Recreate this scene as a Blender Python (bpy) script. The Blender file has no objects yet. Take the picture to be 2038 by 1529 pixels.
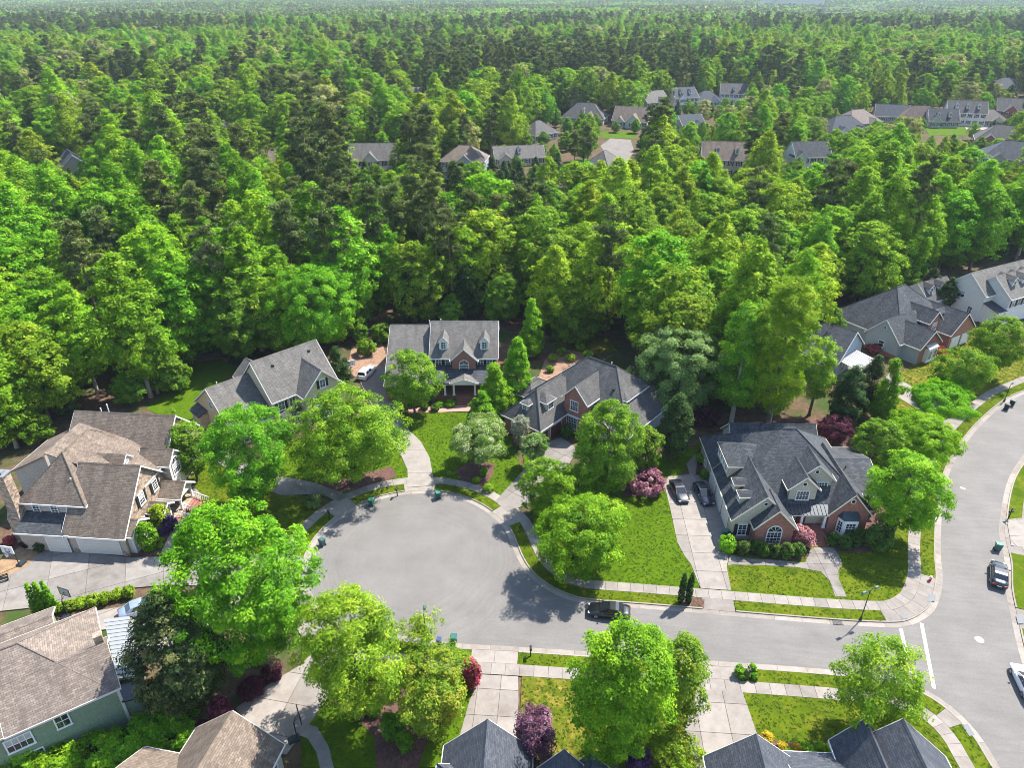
import bpy, math, random
import numpy as np
from mathutils import Vector
from mathutils.geometry import tessellate_polygon
# ---------------------------------------------------------------- camera, sky, sun, exposure
scene = bpy.context.scene
F_PX, CX_PX, CY_PX, CAM_H = 1412.0, 1019.0, 764.5, 62.0
PITCH = math.atan((CY_PX + 25.0) / F_PX)
cam_data = bpy.data.cameras.new('camera')
cam_data.sensor_width = 36.0
cam_data.lens = 36.0 * F_PX / 2038.0
cam_data.clip_start = 0.5
cam_data.clip_end = 20000.0
camera = bpy.data.objects.new('camera', cam_data)
scene.collection.objects.link(camera)
camera.location = (0, 0, CAM_H)
camera.rotation_euler = (math.pi / 2 - PITCH, 0, 0)
scene.camera = camera
SUN_EL, SUN_AZ = math.radians(54), math.radians(50)       # azimuth measured from +Y towards +X
world = bpy.data.worlds.new('World'); scene.world = world; world.use_nodes = True
wn = world.node_tree; wn.nodes.clear()
sky = wn.nodes.new('ShaderNodeTexSky'); sky.sky_type = 'NISHITA'; sky.sun_disc = False
sky.sun_elevation = SUN_EL; sky.sun_rotation = SUN_AZ; sky.air_density = 1.0; sky.dust_density = 0.6
bg = wn.nodes.new('ShaderNodeBackground'); bg.inputs['Strength'].default_value = 0.15
wo = wn.nodes.new('ShaderNodeOutputWorld')
wn.links.new(sky.outputs[0], bg.inputs[0]); wn.links.new(bg.outputs[0], wo.inputs[0])
sun_data = bpy.data.lights.new('sun', 'SUN'); sun_data.energy = 4.9; sun_data.angle = math.radians(0.53)
sun_data.color = (1.0, 0.955, 0.88)
sun = bpy.data.objects.new('sun', sun_data); scene.collection.objects.link(sun)
sdir = Vector((math.sin(SUN_AZ) * math.cos(SUN_EL), math.cos(SUN_AZ) * math.cos(SUN_EL), math.sin(SUN_EL)))
sun.rotation_euler = (-sdir).to_track_quat('-Z', 'Y').to_euler()
sun.location = (60, 90, 160)
vs = scene.view_settings
vs.view_transform = 'Standard'; vs.look = 'None'; vs.exposure = 1.3; vs.gamma = 1.0; vs.use_curve_mapping = False
cy = scene.cycles
cy.max_bounces = 8; cy.diffuse_bounces = 4; cy.glossy_bounces = 2; cy.transmission_bounces = 6
cy.transparent_max_bounces = 4; cy.volume_bounces = 0; cy.caustics_reflective = False; cy.caustics_refractive = False
cy.use_denoising = True; cy.filter_width = 0.95
# ---------------------------------------------------------------- measuring helpers
_c, _s = math.cos(PITCH), math.sin(PITCH)
def G(px, py, z=0.0):
    """survey: point at height z seen at a photograph position"""
    rx, ry = (px - CX_PX) / F_PX, (py - CY_PX) / F_PX
    dy, dz = _c - ry * _s, -_s - ry * _c
    t = (z - CAM_H) / dz
    return (rx * t, dy * t)
def PX(x, y, z=0.0):
    w = y * _c - (z - CAM_H) * _s
    return (CX_PX + F_PX * x / w, CY_PX - F_PX * (y * _s + (z - CAM_H) * _c) / w)
def depth_of(y, z): return y * _c - (z - CAM_H) * _s
COL = scene.collection
def link(o):
    COL.objects.link(o); return o
def tag(o, label=None, cat=None, group=None, kind=None):
    if label: o['label'] = label
    if cat: o['category'] = cat
    if group: o['group'] = group
    if kind: o['kind'] = kind
    return o
def empty(name, loc=(0, 0, 0), rz=0.0, label=None, cat=None, group=None):
    o = link(bpy.data.objects.new(name, None)); o.location = loc; o.rotation_euler = (0, 0, rz)
    o.empty_display_size = 0.2
    return tag(o, label, cat, group)
def copy_tree(o, parent=None):
    c = o.copy(); link(c); c.parent = parent
    for ch in o.children: copy_tree(ch, c)
    return c
# ---------------------------------------------------------------- mesh builder
class MB:
    def __init__(s): s.v = []; s.f = []; s.m = []
    def add(s, verts, faces, m=0):
        b = len(s.v); s.v += [tuple(p) for p in verts]
        for f in faces: s.f.append([i + b for i in f]); s.m.append(m)
        return s
    def box(s, x0, x1, y0, y1, z0, z1, m=0):
        v = [(x0,y0,z0),(x1,y0,z0),(x1,y1,z0),(x0,y1,z0),(x0,y0,z1),(x1,y0,z1),(x1,y1,z1),(x0,y1,z1)]
        return s.add(v, [(0,3,2,1),(4,5,6,7),(0,1,5,4),(1,2,6,5),(2,3,7,6),(3,0,4,7)], m)
    def taper(s, c, b0, b1, z0, z1, m=0):
        """box tapering from half sizes b0 to b1"""
        x, y = c
        v = [(x-b0[0],y-b0[1],z0),(x+b0[0],y-b0[1],z0),(x+b0[0],y+b0[1],z0),(x-b0[0],y+b0[1],z0),
             (x-b1[0],y-b1[1],z1),(x+b1[0],y-b1[1],z1),(x+b1[0],y+b1[1],z1),(x-b1[0],y+b1[1],z1)]
        return s.add(v, [(0,3,2,1),(4,5,6,7),(0,1,5,4),(1,2,6,5),(2,3,7,6),(3,0,4,7)], m)
    def prism(s, sec, a, b, axis, m=0):
        """closed section (p,z) list extruded from a to b along axis; p is the other horizontal axis"""
        n = len(sec)
        f = (lambda t, p, z: (t, p, z)) if axis == 'x' else (lambda t, p, z: (p, t, z))
        v = [f(a, p, z) for p, z in sec] + [f(b, p, z) for p, z in sec]
        faces = [(i, (i+1) % n, n + (i+1) % n, n + i) for i in range(n)]
        tri = tessellate_polygon([[Vector((p, z, 0)) for p, z in sec]])
        faces += [tuple(t) for t in tri] + [tuple(n + i for i in reversed(t)) for t in tri]
        return s.add(v, faces, m)
    def poly(s, pts, z0, z1, m=0):
        """flat outline (world xy) as a solid between z0 and z1"""
        n = len(pts)
        v = [(x, y, z0) for x, y in pts] + [(x, y, z1) for x, y in pts]
        ar = sum(pts[i][0]*pts[(i+1)%n][1]-pts[(i+1)%n][0]*pts[i][1] for i in range(n))
        tri = tessellate_polygon([[Vector((x, y, 0)) for x, y in pts]])
        top = []
        for t in tri:
            a, b, c = [pts[i] for i in t]
            cr = (b[0]-a[0])*(c[1]-a[1]) - (b[1]-a[1])*(c[0]-a[0])
            t = tuple(t) if cr > 0 else (t[0], t[2], t[1])
            top.append(tuple(n + i for i in t))
        side = [(i, (i+1) % n, n + (i+1) % n, n + i) if ar > 0 else ((i+1) % n, i, n + i, n + (i+1) % n) for i in range(n)]
        return s.add(v, top + side, m)
    def tube(s, pts, rads, n=6, m=0, cap=True):
        pts = [Vector(p) for p in pts]; b = len(s.v); vs_ = []; fs = []
        for i, p in enumerate(pts):
            d = (pts[min(i+1, len(pts)-1)] - pts[max(i-1, 0)])
            d = d.normalized() if d.length > 1e-9 else Vector((0, 0, 1))
            a = d.cross(Vector((0, 0, 1))) if abs(d.z) < .95 else d.cross(Vector((1, 0, 0)))
            a.normalize(); e = d.cross(a)
            for k in range(n):
                t = 2 * math.pi * k / n
                vs_.append(p + (a * math.cos(t) + e * math.sin(t)) * rads[i])
        for i in range(len(pts) - 1):
            for k in range(n):
                fs.append((i*n+k, i*n+(k+1) % n, (i+1)*n+(k+1) % n, (i+1)*n+k))
        if cap: fs += [tuple(range(n - 1, -1, -1)), tuple((len(pts)-1)*n + k for k in range(n))]
        return s.add(vs_, fs, m)
    def lathe(s, prof, n=12, m=0, c=(0, 0)):
        v = []; f = []
        for r, z in prof:
            for k in range(n):
                t = 2 * math.pi * k / n; v.append((c[0] + r * math.cos(t), c[1] + r * math.sin(t), z))
        for i in range(len(prof) - 1):
            for k in range(n): f.append((i*n+k, i*n+(k+1) % n, (i+1)*n+(k+1) % n, (i+1)*n+k))
        f.append(tuple((len(prof)-1)*n + k for k in range(n)))
        return s.add(v, f, m)
    def mesh(s, name, mats, smooth=False):
        me = bpy.data.meshes.new(name); me.from_pydata(s.v, [], s.f)
        for m in (mats if isinstance(mats, (list, tuple)) else [mats]): me.materials.append(m)
        if any(s.m): me.polygons.foreach_set('material_index', s.m)
        if smooth: me.polygons.foreach_set('use_smooth', [True] * len(s.f))
        # metre-scale planar coordinates on every face: u along the horizontal, v up the slope
        uv = me.uv_layers.new(name='UVMap'); n = len(me.loops)
        co = np.empty(len(me.vertices) * 3); me.vertices.foreach_get('co', co); co = co.reshape(-1, 3)
        li = np.empty(n, dtype=np.int32); me.loops.foreach_get('vertex_index', li)
        nf = len(me.polygons); nn = np.empty(nf * 3); me.polygons.foreach_get('normal', nn); nn = nn.reshape(-1, 3)
        tot = np.empty(nf, dtype=np.int32); me.polygons.foreach_get('loop_total', tot)
        ln = np.repeat(nn, tot, axis=0); p = co[li]
        u = np.stack([-ln[:, 1], ln[:, 0], np.zeros(n)], 1); L = np.linalg.norm(u, axis=1)
        flat = L < .05; u[flat] = (1, 0, 0); L[flat] = 1; u /= L[:, None]
        w = np.cross(ln, u)
        st = np.stack([(p * u).sum(1), (p * w).sum(1)], 1).astype(np.float32)
        uv.data.foreach_set('uv', st.ravel()); me.update()
        return me
    def build(s, name, mats, parent=None, smooth=False, loc=None, rz=0.0):
        o = link(bpy.data.objects.new(name, s.mesh(name, mats, smooth)))
        o.parent = parent
        if loc is not None: o.location = loc
        if rz: o.rotation_euler = (0, 0, rz)
        return o
def inst(name, me, parent=None, loc=(0, 0, 0), rz=0.0, scale=None):
    o = link(bpy.data.objects.new(name, me)); o.parent = parent; o.location = loc; o.rotation_euler = (0, 0, rz)
    if scale is not None: o.scale = scale
    return o
# ---------------------------------------------------------------- materials
def nodes_of(name):
    m = bpy.data.materials.new(name); m.use_nodes = True; t = m.node_tree
    return m, t, t.nodes['Principled BSDF']
def ramp(t, stops):
    r = t.nodes.new('ShaderNodeValToRGB'); e = r.color_ramp.elements
    while len(e) < len(stops): e.new(0.5)
    for i, (p, c) in enumerate(stops): e[i].position = p; e[i].color = (*c, 1)
    return r
def noise(t, scale, detail=5, rough=.6, vec=None):
    n = t.nodes.new('ShaderNodeTexNoise'); n.inputs['Scale'].default_value = scale
    n.inputs['Detail'].default_value = detail; n.inputs['Roughness'].default_value = rough
    if vec is not None: t.links.new(vec, n.inputs['Vector'])
    return n
def mixc(t, fac, a, b, mode='MIX'):
    m = t.nodes.new('ShaderNodeMix'); m.data_type = 'RGBA'; m.blend_type = mode
    for sock, v in ((m.inputs[0], fac), (m.inputs[6], a), (m.inputs[7], b)):
        if hasattr(v, 'links'): t.links.new(v, sock)
        elif isinstance(v, (tuple, list)): sock.default_value = (*v, 1)
        else: sock.default_value = v
    return m.outputs[2]
def bump(t, bs, h, strength, dist=.05):
    b = t.nodes.new('ShaderNodeBump'); b.inputs['Strength'].default_value = strength; b.inputs['Distance'].default_value = dist
    t.links.new(h, b.inputs['Height']); t.links.new(b.outputs[0], bs.inputs['Normal'])
def plain(name, c, rough=.6, metal=0.0, var=.12, scale=3.0, spec=.4, bmp=0.0):
    m, t, bs = nodes_of(name)
    tc = t.nodes.new('ShaderNodeTexCoord'); n = noise(t, scale, 4, .6, tc.outputs['Object'])
    r = ramp(t, [(.3, [x * (1 - var) for x in c]), (.7, [min(1, x * (1 + var)) for x in c])])
    t.links.new(n.outputs[0], r.inputs[0]); t.links.new(r.outputs[0], bs.inputs['Base Color'])
    bs.inputs['Roughness'].default_value = rough; bs.inputs['Metallic'].default_value = metal
    bs.inputs['Specular IOR Level'].default_value = spec
    if bmp: bump(t, bs, n.outputs[0], bmp)
    return m
def ground_mat(name, layers, rough=.95, bscale=9.0, bstr=.5, bdist=.08, each=0.0):
    """layers: first (c1,c2,scale); then (c,scale,lo,hi) patches laid over it, all from world position"""
    m, t, bs = nodes_of(name)
    geo = t.nodes.new('ShaderNodeNewGeometry'); P_ = geo.outputs['Position']
    c1, c2, sc = layers[0]
    n = noise(t, sc, 9, .8, P_); r = ramp(t, [(.34, c1), (.66, c2)]); t.links.new(n.outputs[0], r.inputs[0])
    col = r.outputs[0]
    for c, sc, lo, hi in layers[1:]:
        n2 = noise(t, sc, 8, .75, P_); r2 = ramp(t, [(lo, (0, 0, 0)), (hi, (1, 1, 1))]); t.links.new(n2.outputs[0], r2.inputs[0])
        col = mixc(t, r2.outputs[0], col, c)
    if each:
        oi = t.nodes.new('ShaderNodeObjectInfo'); re_ = ramp(t, [(0, (1 - each,) * 3), (1, (1 + each * .7,) * 3)]); t.links.new(oi.outputs['Random'], re_.inputs[0]); col = mixc(t, 1.0, col, re_.outputs[0], 'MULTIPLY')
    t.links.new(col, bs.inputs['Base Color']); bs.inputs['Roughness'].default_value = rough
    bs.inputs['Specular IOR Level'].default_value = .05
    nb = noise(t, bscale, 4, .7, P_); bump(t, bs, nb.outputs[0], bstr, bdist)
    return m
def tile_mat(name, c1, c2, mortar, bw, rh, ms=.012, rough=.85, streak=.15, stain=None, bstr=.25, bias=0.0):
    """courses of shingles, bricks or boards from the metre-scale UVs"""
    m, t, bs = nodes_of(name)
    uv = t.nodes.new('ShaderNodeUVMap'); uv.uv_map = 'UVMap'
    b = t.nodes.new('ShaderNodeTexBrick'); t.links.new(uv.outputs[0], b.inputs['Vector'])
    b.inputs['Scale'].default_value = 1.0; b.inputs['Brick Width'].default_value = bw; b.inputs['Row Height'].default_value = rh
    b.inputs['Mortar Size'].default_value = ms; b.inputs['Bias'].default_value = bias
    b.inputs['Color1'].default_value = (*c1, 1); b.inputs['Color2'].default_value = (*c2, 1); b.inputs['Mortar'].default_value = (*mortar, 1)
    n = noise(t, .9, 8, .75, uv.outputs[0]); r = ramp(t, [(.25, (1 - streak,) * 3), (.75, (1 + streak,) * 3)]); t.links.new(n.outputs[0], r.inputs[0])
    col = mixc(t, 1.0, b.outputs[0], r.outputs[0], 'MULTIPLY')
    n3 = noise(t, 4.5, 5, .85, uv.outputs[0]); r3 = ramp(t, [(.3, (.66,) * 3), (.7, (1.34,) * 3)]); t.links.new(n3.outputs[0], r3.inputs[0])
    col = mixc(t, 1.0, col, r3.outputs[0], 'MULTIPLY')
    if stain:
        mp = t.nodes.new('ShaderNodeMapping'); mp.inputs['Scale'].default_value = (1.0, .18, 1); t.links.new(uv.outputs[0], mp.inputs[0])
        n2 = noise(t, .8, 6, .65, mp.outputs[0]); r2 = ramp(t, [(.45, (0, 0, 0)), (.72, (.75,) * 3)]); t.links.new(n2.outputs[0], r2.inputs[0])
        col = mixc(t, r2.outputs[0], col, stain)
    t.links.new(col, bs.inputs['Base Color']); bs.inputs['Roughness'].default_value = rough; bs.inputs['Specular IOR Level'].default_value = .25
    bump(t, bs, b.outputs['Fac'], -bstr, .02)
    return m
def leaf_mat(name, dark, mid, light, trans=.52, hv=.014, vv=.34, gloss=.008):
    m = bpy.data.materials.new(name); m.use_nodes = True; t = m.node_tree; t.nodes.clear()
    a = t.nodes.new('ShaderNodeAttribute'); a.attribute_name = 'tint'
    r = ramp(t, [(0, dark), (.5, mid), (1, light)]); t.links.new(a.outputs['Fac'], r.inputs[0])
    oi = t.nodes.new('ShaderNodeObjectInfo')
    def mm(v, mul, add):
        n = t.nodes.new('ShaderNodeMath'); n.operation = 'MULTIPLY_ADD'; t.links.new(v, n.inputs[0])
        n.inputs[1].default_value = mul; n.inputs[2].default_value = add; return n.outputs[0]
    fr = t.nodes.new('ShaderNodeMath'); fr.operation = 'FRACT'; t.links.new(mm(oi.outputs['Random'], 7.31, 0), fr.inputs[0])
    hs = t.nodes.new('ShaderNodeHueSaturation'); t.links.new(r.outputs[0], hs.inputs['Color'])
    t.links.new(mm(oi.outputs['Random'], 2 * hv, .5 - hv), hs.inputs['Hue']); t.links.new(mm(fr.outputs[0], vv, 1 - vv / 2), hs.inputs['Value'])
    d = t.nodes.new('ShaderNodeBsdfDiffuse'); tr = t.nodes.new('ShaderNodeBsdfTranslucent'); gl = t.nodes.new('ShaderNodeBsdfGlossy')
    gl.inputs['Roughness'].default_value = .55
    t.links.new(hs.outputs[0], d.inputs[0])
    warm = mixc(t, 1.0, hs.outputs[0], (1.15, 1.2, .5), 'MULTIPLY'); t.links.new(warm, tr.inputs[0])
    ms = t.nodes.new('ShaderNodeMixShader'); ms.inputs[0].default_value = trans
    t.links.new(d.outputs[0], ms.inputs[1]); t.links.new(tr.outputs[0], ms.inputs[2])
    m2 = t.nodes.new('ShaderNodeMixShader'); m2.inputs[0].default_value = gloss
    t.links.new(ms.outputs[0], m2.inputs[1]); t.links.new(gl.outputs[0], m2.inputs[2])
    o = t.nodes.new('ShaderNodeOutputMaterial'); t.links.new(m2.outputs[0], o.inputs[0])
    return m
M = {}
M['litter'] = ground_mat('forest_floor', [((0.0576, 0.0342, 0.0216), (0.1530, 0.0999, 0.0684), .9), ((0.0387, 0.0648, 0.0153), .12, .48, .6), ((0.1836, 0.1071, 0.0765), .35, .62, .72)])
M['grass'] = ground_mat('lawn_grass', [((0.0396, 0.0699, 0.0021), (0.0989, 0.1362, 0.0051), 2.4), ((0.1662, 0.1472, 0.0170), .8, .54, .72), ((0.0356, 0.0699, 0.0026), .3, .5, .66), ((0.1345, 0.1362, 0.0127), .22, .52, .76)], bscale=14)
M['grass_lush'] = ground_mat('lush_grass', [((0.0356, 0.0773, 0.0017), (0.0791, 0.1398, 0.0043), 2.4), ((0.1147, 0.1398, 0.0106), .9, .54, .74), ((0.0356, 0.0736, 0.0021), .35, .5, .68)], bscale=14)
M['lf_grass'] = leaf_mat('grass_blades', (0.0495, 0.0943, 0.0040), (0.0900, 0.1476, 0.0080), (0.1440, 0.1763, 0.0200), .3)
M['grass_dry'] = ground_mat('patchy_grass', [((0.0435, 0.0736, 0.0043), (0.0989, 0.1178, 0.0085), 2.2), ((0.2374, 0.1766, 0.0319), .9, .5, .64), ((0.2057, 0.1472, 0.0255), .2, .5, .75)], bscale=14)
M['mulch'] = ground_mat('bark_mulch', [((0.0540, 0.0270, 0.0216), (0.1602, 0.0918, 0.0765), 3.5), ((0.1908, 0.1224, 0.0999), 1.2, .58, .7)], bscale=18)
M['straw'] = ground_mat('pine_straw_soil', [((0.1683, 0.0918, 0.0576), (0.3213, 0.2142, 0.1530), 1.4), ((0.0918, 0.0540, 0.0306), .5, .55, .7)], bscale=14)
M['earth'] = ground_mat('bare_soil', [((0.1908, 0.1152, 0.0684), (0.3213, 0.2214, 0.1305), 1.0)])
M['concrete'] = ground_mat('concrete', [((0.2002, 0.1768, 0.1568), (0.2669, 0.2403, 0.2136), .8), ((0.1668, 0.1402, 0.1201), .35, .52, .75), ((0.1402, 0.1201, 0.1068), 2.2, .62, .78)], .9, 30, .12, .02, .16)
M['concrete_grey'] = ground_mat('grey_concrete', [((0.1735, 0.1568, 0.1402), (0.2336, 0.2136, 0.1935), .8), ((0.1268, 0.1135, 0.1001), .25, .48, .72)], .9, 30, .12, .02, .16)
M['joint'] = plain('joint_soil', (.09, .075, .06), .95)
M['kerb'] = ground_mat('kerb_concrete', [((0.2136, 0.1868, 0.1601), (0.2803, 0.2536, 0.2236), 1.2), ((0.2002, 0.1469, 0.1068), .5, .52, .72)], .9, 30, .12, .02, .16)
M['paint'] = ground_mat('road_paint', [((.70, .70, .68), (.84, .84, .82), 3.0)], .7, 40, .1, .01)
M['brick_pave'] = tile_mat('brick_paving', (.36, .17, .13), (.46, .25, .20), (.3, .2, .17), .2, .1)
def asphalt():
    m, t, bs = nodes_of('asphalt')
    geo = t.nodes.new('ShaderNodeNewGeometry'); P_ = geo.outputs['Position']
    n = noise(t, .22, 6, .6, P_); r = ramp(t, [(.3, (.130, .120, .111)), (.72, (.166, .155, .143))]); t.links.new(n.outputs[0], r.inputs[0])
    n2 = noise(t, 5.5, 6, .85, P_); r2 = ramp(t, [(.28, (.80,) * 3), (.72, (1.17,) * 3)]); t.links.new(n2.outputs[0], r2.inputs[0])
    col = mixc(t, 1, r.outputs[0], r2.outputs[0], 'MULTIPLY')
    sub = t.nodes.new('ShaderNodeVectorMath'); sub.operation = 'DISTANCE'; t.links.new(P_, sub.inputs[0]); sub.inputs[1].default_value = (-12.6, 66.8, 0)
    nw = noise(t, .11, 3, .5, P_); wm_ = t.nodes.new('ShaderNodeMath'); wm_.operation = 'MULTIPLY_ADD'; t.links.new(nw.outputs[0], wm_.inputs[0]); wm_.inputs[1].default_value = 2.5; t.links.new(sub.outputs['Value'], wm_.inputs[2])
    sp_ = t.nodes.new('ShaderNodeSeparateXYZ'); t.links.new(P_, sp_.inputs[0]); yy = t.nodes.new('ShaderNodeMath'); yy.operation = 'MULTIPLY_ADD'; t.links.new(sp_.outputs[0], yy.inputs[0]); yy.inputs[1].default_value = .11; t.links.new(sp_.outputs[1], yy.inputs[2])
    gt = t.nodes.new('ShaderNodeMath'); gt.operation = 'GREATER_THAN'; t.links.new(sub.outputs['Value'], gt.inputs[0]); gt.inputs[1].default_value = 15.5
    mx = t.nodes.new('ShaderNodeMix'); t.links.new(gt.outputs[0], mx.inputs[0]); t.links.new(wm_.outputs[0], mx.inputs[2]); t.links.new(yy.outputs[0], mx.inputs[3])
    cm = t.nodes.new('ShaderNodeCombineXYZ'); t.links.new(mx.outputs[0], cm.inputs[0])
    sep = t.nodes.new('ShaderNodeSeparateXYZ'); t.links.new(P_, sep.inputs[0])
    sc = t.nodes.new('ShaderNodeMath'); sc.operation = 'MULTIPLY'; sc.inputs[1].default_value = .12; t.links.new(sep.outputs[0], sc.inputs[0])
    t.links.new(sc.outputs[0], cm.inputs[1])
    n3 = noise(t, 2.1, 6, .7, cm.outputs[0]); r3 = ramp(t, [(.32, (.89,) * 3), (.68, (1.07,) * 3)]); t.links.new(n3.outputs[0], r3.inputs[0])
    mr = t.nodes.new('ShaderNodeMapRange'); t.links.new(sub.outputs['Value'], mr.inputs[0]); mr.inputs[1].default_value = 3.5; mr.inputs[2].default_value = 10.5
    col = mixc(t, mr.outputs[0], col, mixc(t, 1, col, r3.outputs[0], 'MULTIPLY'))
    sk = noise(t, .5, 8, .8, P_); rk = ramp(t, [(.62, (1, 1, 1)), (.74, (.80, .79, .78))]); t.links.new(sk.outputs[0], rk.inputs[0]); col = mixc(t, 1, col, rk.outputs[0], 'MULTIPLY')
    t.links.new(col, bs.inputs['Base Color']); bs.inputs['Roughness'].default_value = .85; bs.inputs['Specular IOR Level'].default_value = .3
    bump(t, bs, n2.outputs[0], .15, .02)
    return m
M['asphalt'] = asphalt()
def shingle(name, a, b, stain=None, rh=.2):
    stain = stain or [x * .62 for x in a]
    return tile_mat(name, a, b, [x * .55 for x in a], .42, rh, .014, .9, .18, stain)
M['roof_charcoal'] = shingle('charcoal_shingles', (0.0404, 0.0447, 0.0503), (0.0852, 0.0896, 0.0961))
M['roof_grey'] = shingle('grey_shingles', (0.0751, 0.0728, 0.0712), (0.1213, 0.1168, 0.1094))
M['roof_pale'] = shingle('weathered_grey_shingles', (0.1118, 0.1037, 0.0946), (0.1698, 0.1574, 0.1424), (0.0670, 0.0622, 0.0546))
M['roof_slate'] = shingle('slate_blue_shingles', (0.0484, 0.0551, 0.0674), (0.0836, 0.0902, 0.1035))
M['roof_brown'] = shingle('weathered_brown_shingles', (0.1379, 0.1063, 0.0807), (0.2204, 0.1737, 0.1352), (0.0689, 0.0524, 0.0420))
M['roof_tan'] = shingle('tan_shingles', (0.1492, 0.1180, 0.0974), (0.2315, 0.1896, 0.1601), (0.0822, 0.0685, 0.0595))
M['roof_red'] = shingle('red_brown_shingles', (0.095, 0.065, 0.054), (0.150, 0.109, 0.095))
M['metal_dark'] = plain('dark_bronze_metal', (.04, .045, .05), .35, .6, .1)
M['metal_pale'] = plain('pale_standing_seam_metal', (.24, .25, .26), .4, .3, .08)
M['copper'] = plain('copper_bay_roof', (.07, .085, .095), .35, .7, .15)
M['brick'] = tile_mat('red_brick', (.27, .085, .058), (.40, .16, .115), (.27, .17, .13), .22, .075, .011, .9, .2)
M['brick_dark'] = tile_mat('dark_red_brick', (.22, .07, .05), (.33, .12, .09), (.22, .14, .11), .22, .075, .011, .9, .2)
M['stone'] = tile_mat('field_stone', (0.1631, 0.1046, 0.0720), (0.4781, 0.3634, 0.2587), (0.2869, 0.2385, 0.1913), .42, .22, .02, .9, .3, None, .6)
def siding(name, c): return tile_mat(name, c, [x * .94 for x in c], [x * .62 for x in c], 40.0, .16, .012, .7, .06)
M['sid_cream'] = siding('cream_siding', (0.4879, 0.4405, 0.3378)); M['sid_tan'] = siding('tan_siding', (0.4505, 0.3941, 0.3278))
M['sid_yellow'] = siding('buff_yellow_siding', (0.5630, 0.4692, 0.3002)); M['sid_white'] = siding('white_siding', (0.6756, 0.6569, 0.6193))
M['sid_grey'] = siding('blue_grey_siding', (0.3941, 0.4229, 0.4229)); M['sid_green'] = siding('sage_green_siding', (.215, .275, .175))
M['sid_sand'] = siding('sand_siding', (0.5167, 0.4692, 0.3941)); M['sid_blue'] = siding('pale_blue_siding', (0.3754, 0.4275, 0.4654))
M['trim'] = plain('white_trim', (.74, .73, .70), .5, 0, .04); M['trim_cream'] = plain('cream_trim', (.66, .60, .47), .5, 0, .05)
M['trim_tan'] = plain('tan_trim', (.62, .56, .48), .5, 0, .05)
M['glass'] = plain('window_glass', (.022, .027, .032), .06, 0, .3, .6, 1.0); M['blind'] = plain('window_with_blind', (.40, .40, .38), .15, 0, .15, 1.5, .8)
M['black'] = plain('black_paint', (.012, .012, .013), .45, 0, .1); M['shutter'] = plain('black_shutter', (.014, .015, .018), .5, 0, .15)
M['white'] = plain('white_paint', (.78, .77, .74), .45, 0, .04); M['door_wood'] = plain('dark_red_door', (.09, .03, .022), .5, 0, .2)
M['garage_white'] = plain('white_garage_door', (.62, .59, .54), .5, 0, .04)
M['bark'] = plain('bark', (.13, .105, .085), .95, 0, .35, 6, .1, .6); M['bark_pine'] = plain('pine_bark', (.15, .105, .08), .95, 0, .4, 5, .1, .6)
M['bark_pale'] = plain('pale_bark', (.30, .27, .23), .9, 0, .3, 5, .1, .5)
M['rubber'] = plain('tyre_rubber', (.018, .018, .018), .85, 0, .15); M['rim'] = plain('alloy_rim', (.45, .46, .48), .3, .9, .1)
M['car_glass'] = plain('car_glass', (.012, .015, .018), .04, 0, .2, 1, 1.0); M['lamp_lens'] = plain('headlight_lens', (.55, .56, .58), .1, 0, .1, 4, .8)
M['tail'] = plain('tail_light', (.30, .012, .012), .2, 0, .1, 4, .7)
def paint(name, c, metal=.35):
    m, t, bs = nodes_of(name); tc = t.nodes.new('ShaderNodeTexCoord'); n = noise(t, 2.0, 3, .5, tc.outputs['Object'])
    r = ramp(t, [(.3, [x * .9 for x in c]), (.7, [min(1, x * 1.1) for x in c])]); t.links.new(n.outputs[0], r.inputs[0]); t.links.new(r.outputs[0], bs.inputs['Base Color'])
    bs.inputs['Metallic'].default_value = metal; bs.inputs['Roughness'].default_value = .32
    bs.inputs['Coat Weight'].default_value = .9; bs.inputs['Coat Roughness'].default_value = .05
    return m
M['car_black'] = paint('black_car_paint', (.008, .009, .012)); M['car_navy'] = paint('navy_car_paint', (.012, .02, .045)); M['car_white'] = paint('white_car_paint', (.72, .73, .74), 0)
M['car_blue'] = paint('blue_car_paint', (.02, .06, .17)); M['car_graphite'] = paint('graphite_car_paint', (.02, .022, .027)); M['car_silver'] = paint('silver_blue_car_paint', (.38, .44, .55), .6)
M['bin_green'] = plain('green_plastic', (.012, .10, .07), .5, 0, .1); M['bin_teal'] = plain('grey_green_plastic', (.045, .10, .095), .5, 0, .1); M['bin_black'] = plain('dark_plastic', (.02, .026, .03), .5, 0, .1)
M['bin_lid'] = plain('faded_lid_plastic', (.03, .17, .12), .5, 0, .1); M['bin_blue'] = plain('blue_plastic', (.025, .06, .13), .5, 0, .1)
M['red'] = plain('red_paint', (.42, .03, .025), .45, 0, .1); M['orange'] = plain('orange_rim_paint', (.55, .14, .03), .5, 0, .1)
M['iron'] = plain('cast_iron', (.035, .033, .032), .6, .4, .3); M['tactile'] = plain('tactile_pad_grey', (.15, .155, .16), .8, 0, .15, 8); M['clear'] = plain('acrylic_board', (.45, .47, .48), .15, 0, .08)
M['copper_lit'] = plain('paved_path_tan', (.5, .42, .36), .9, 0, .1)
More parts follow.
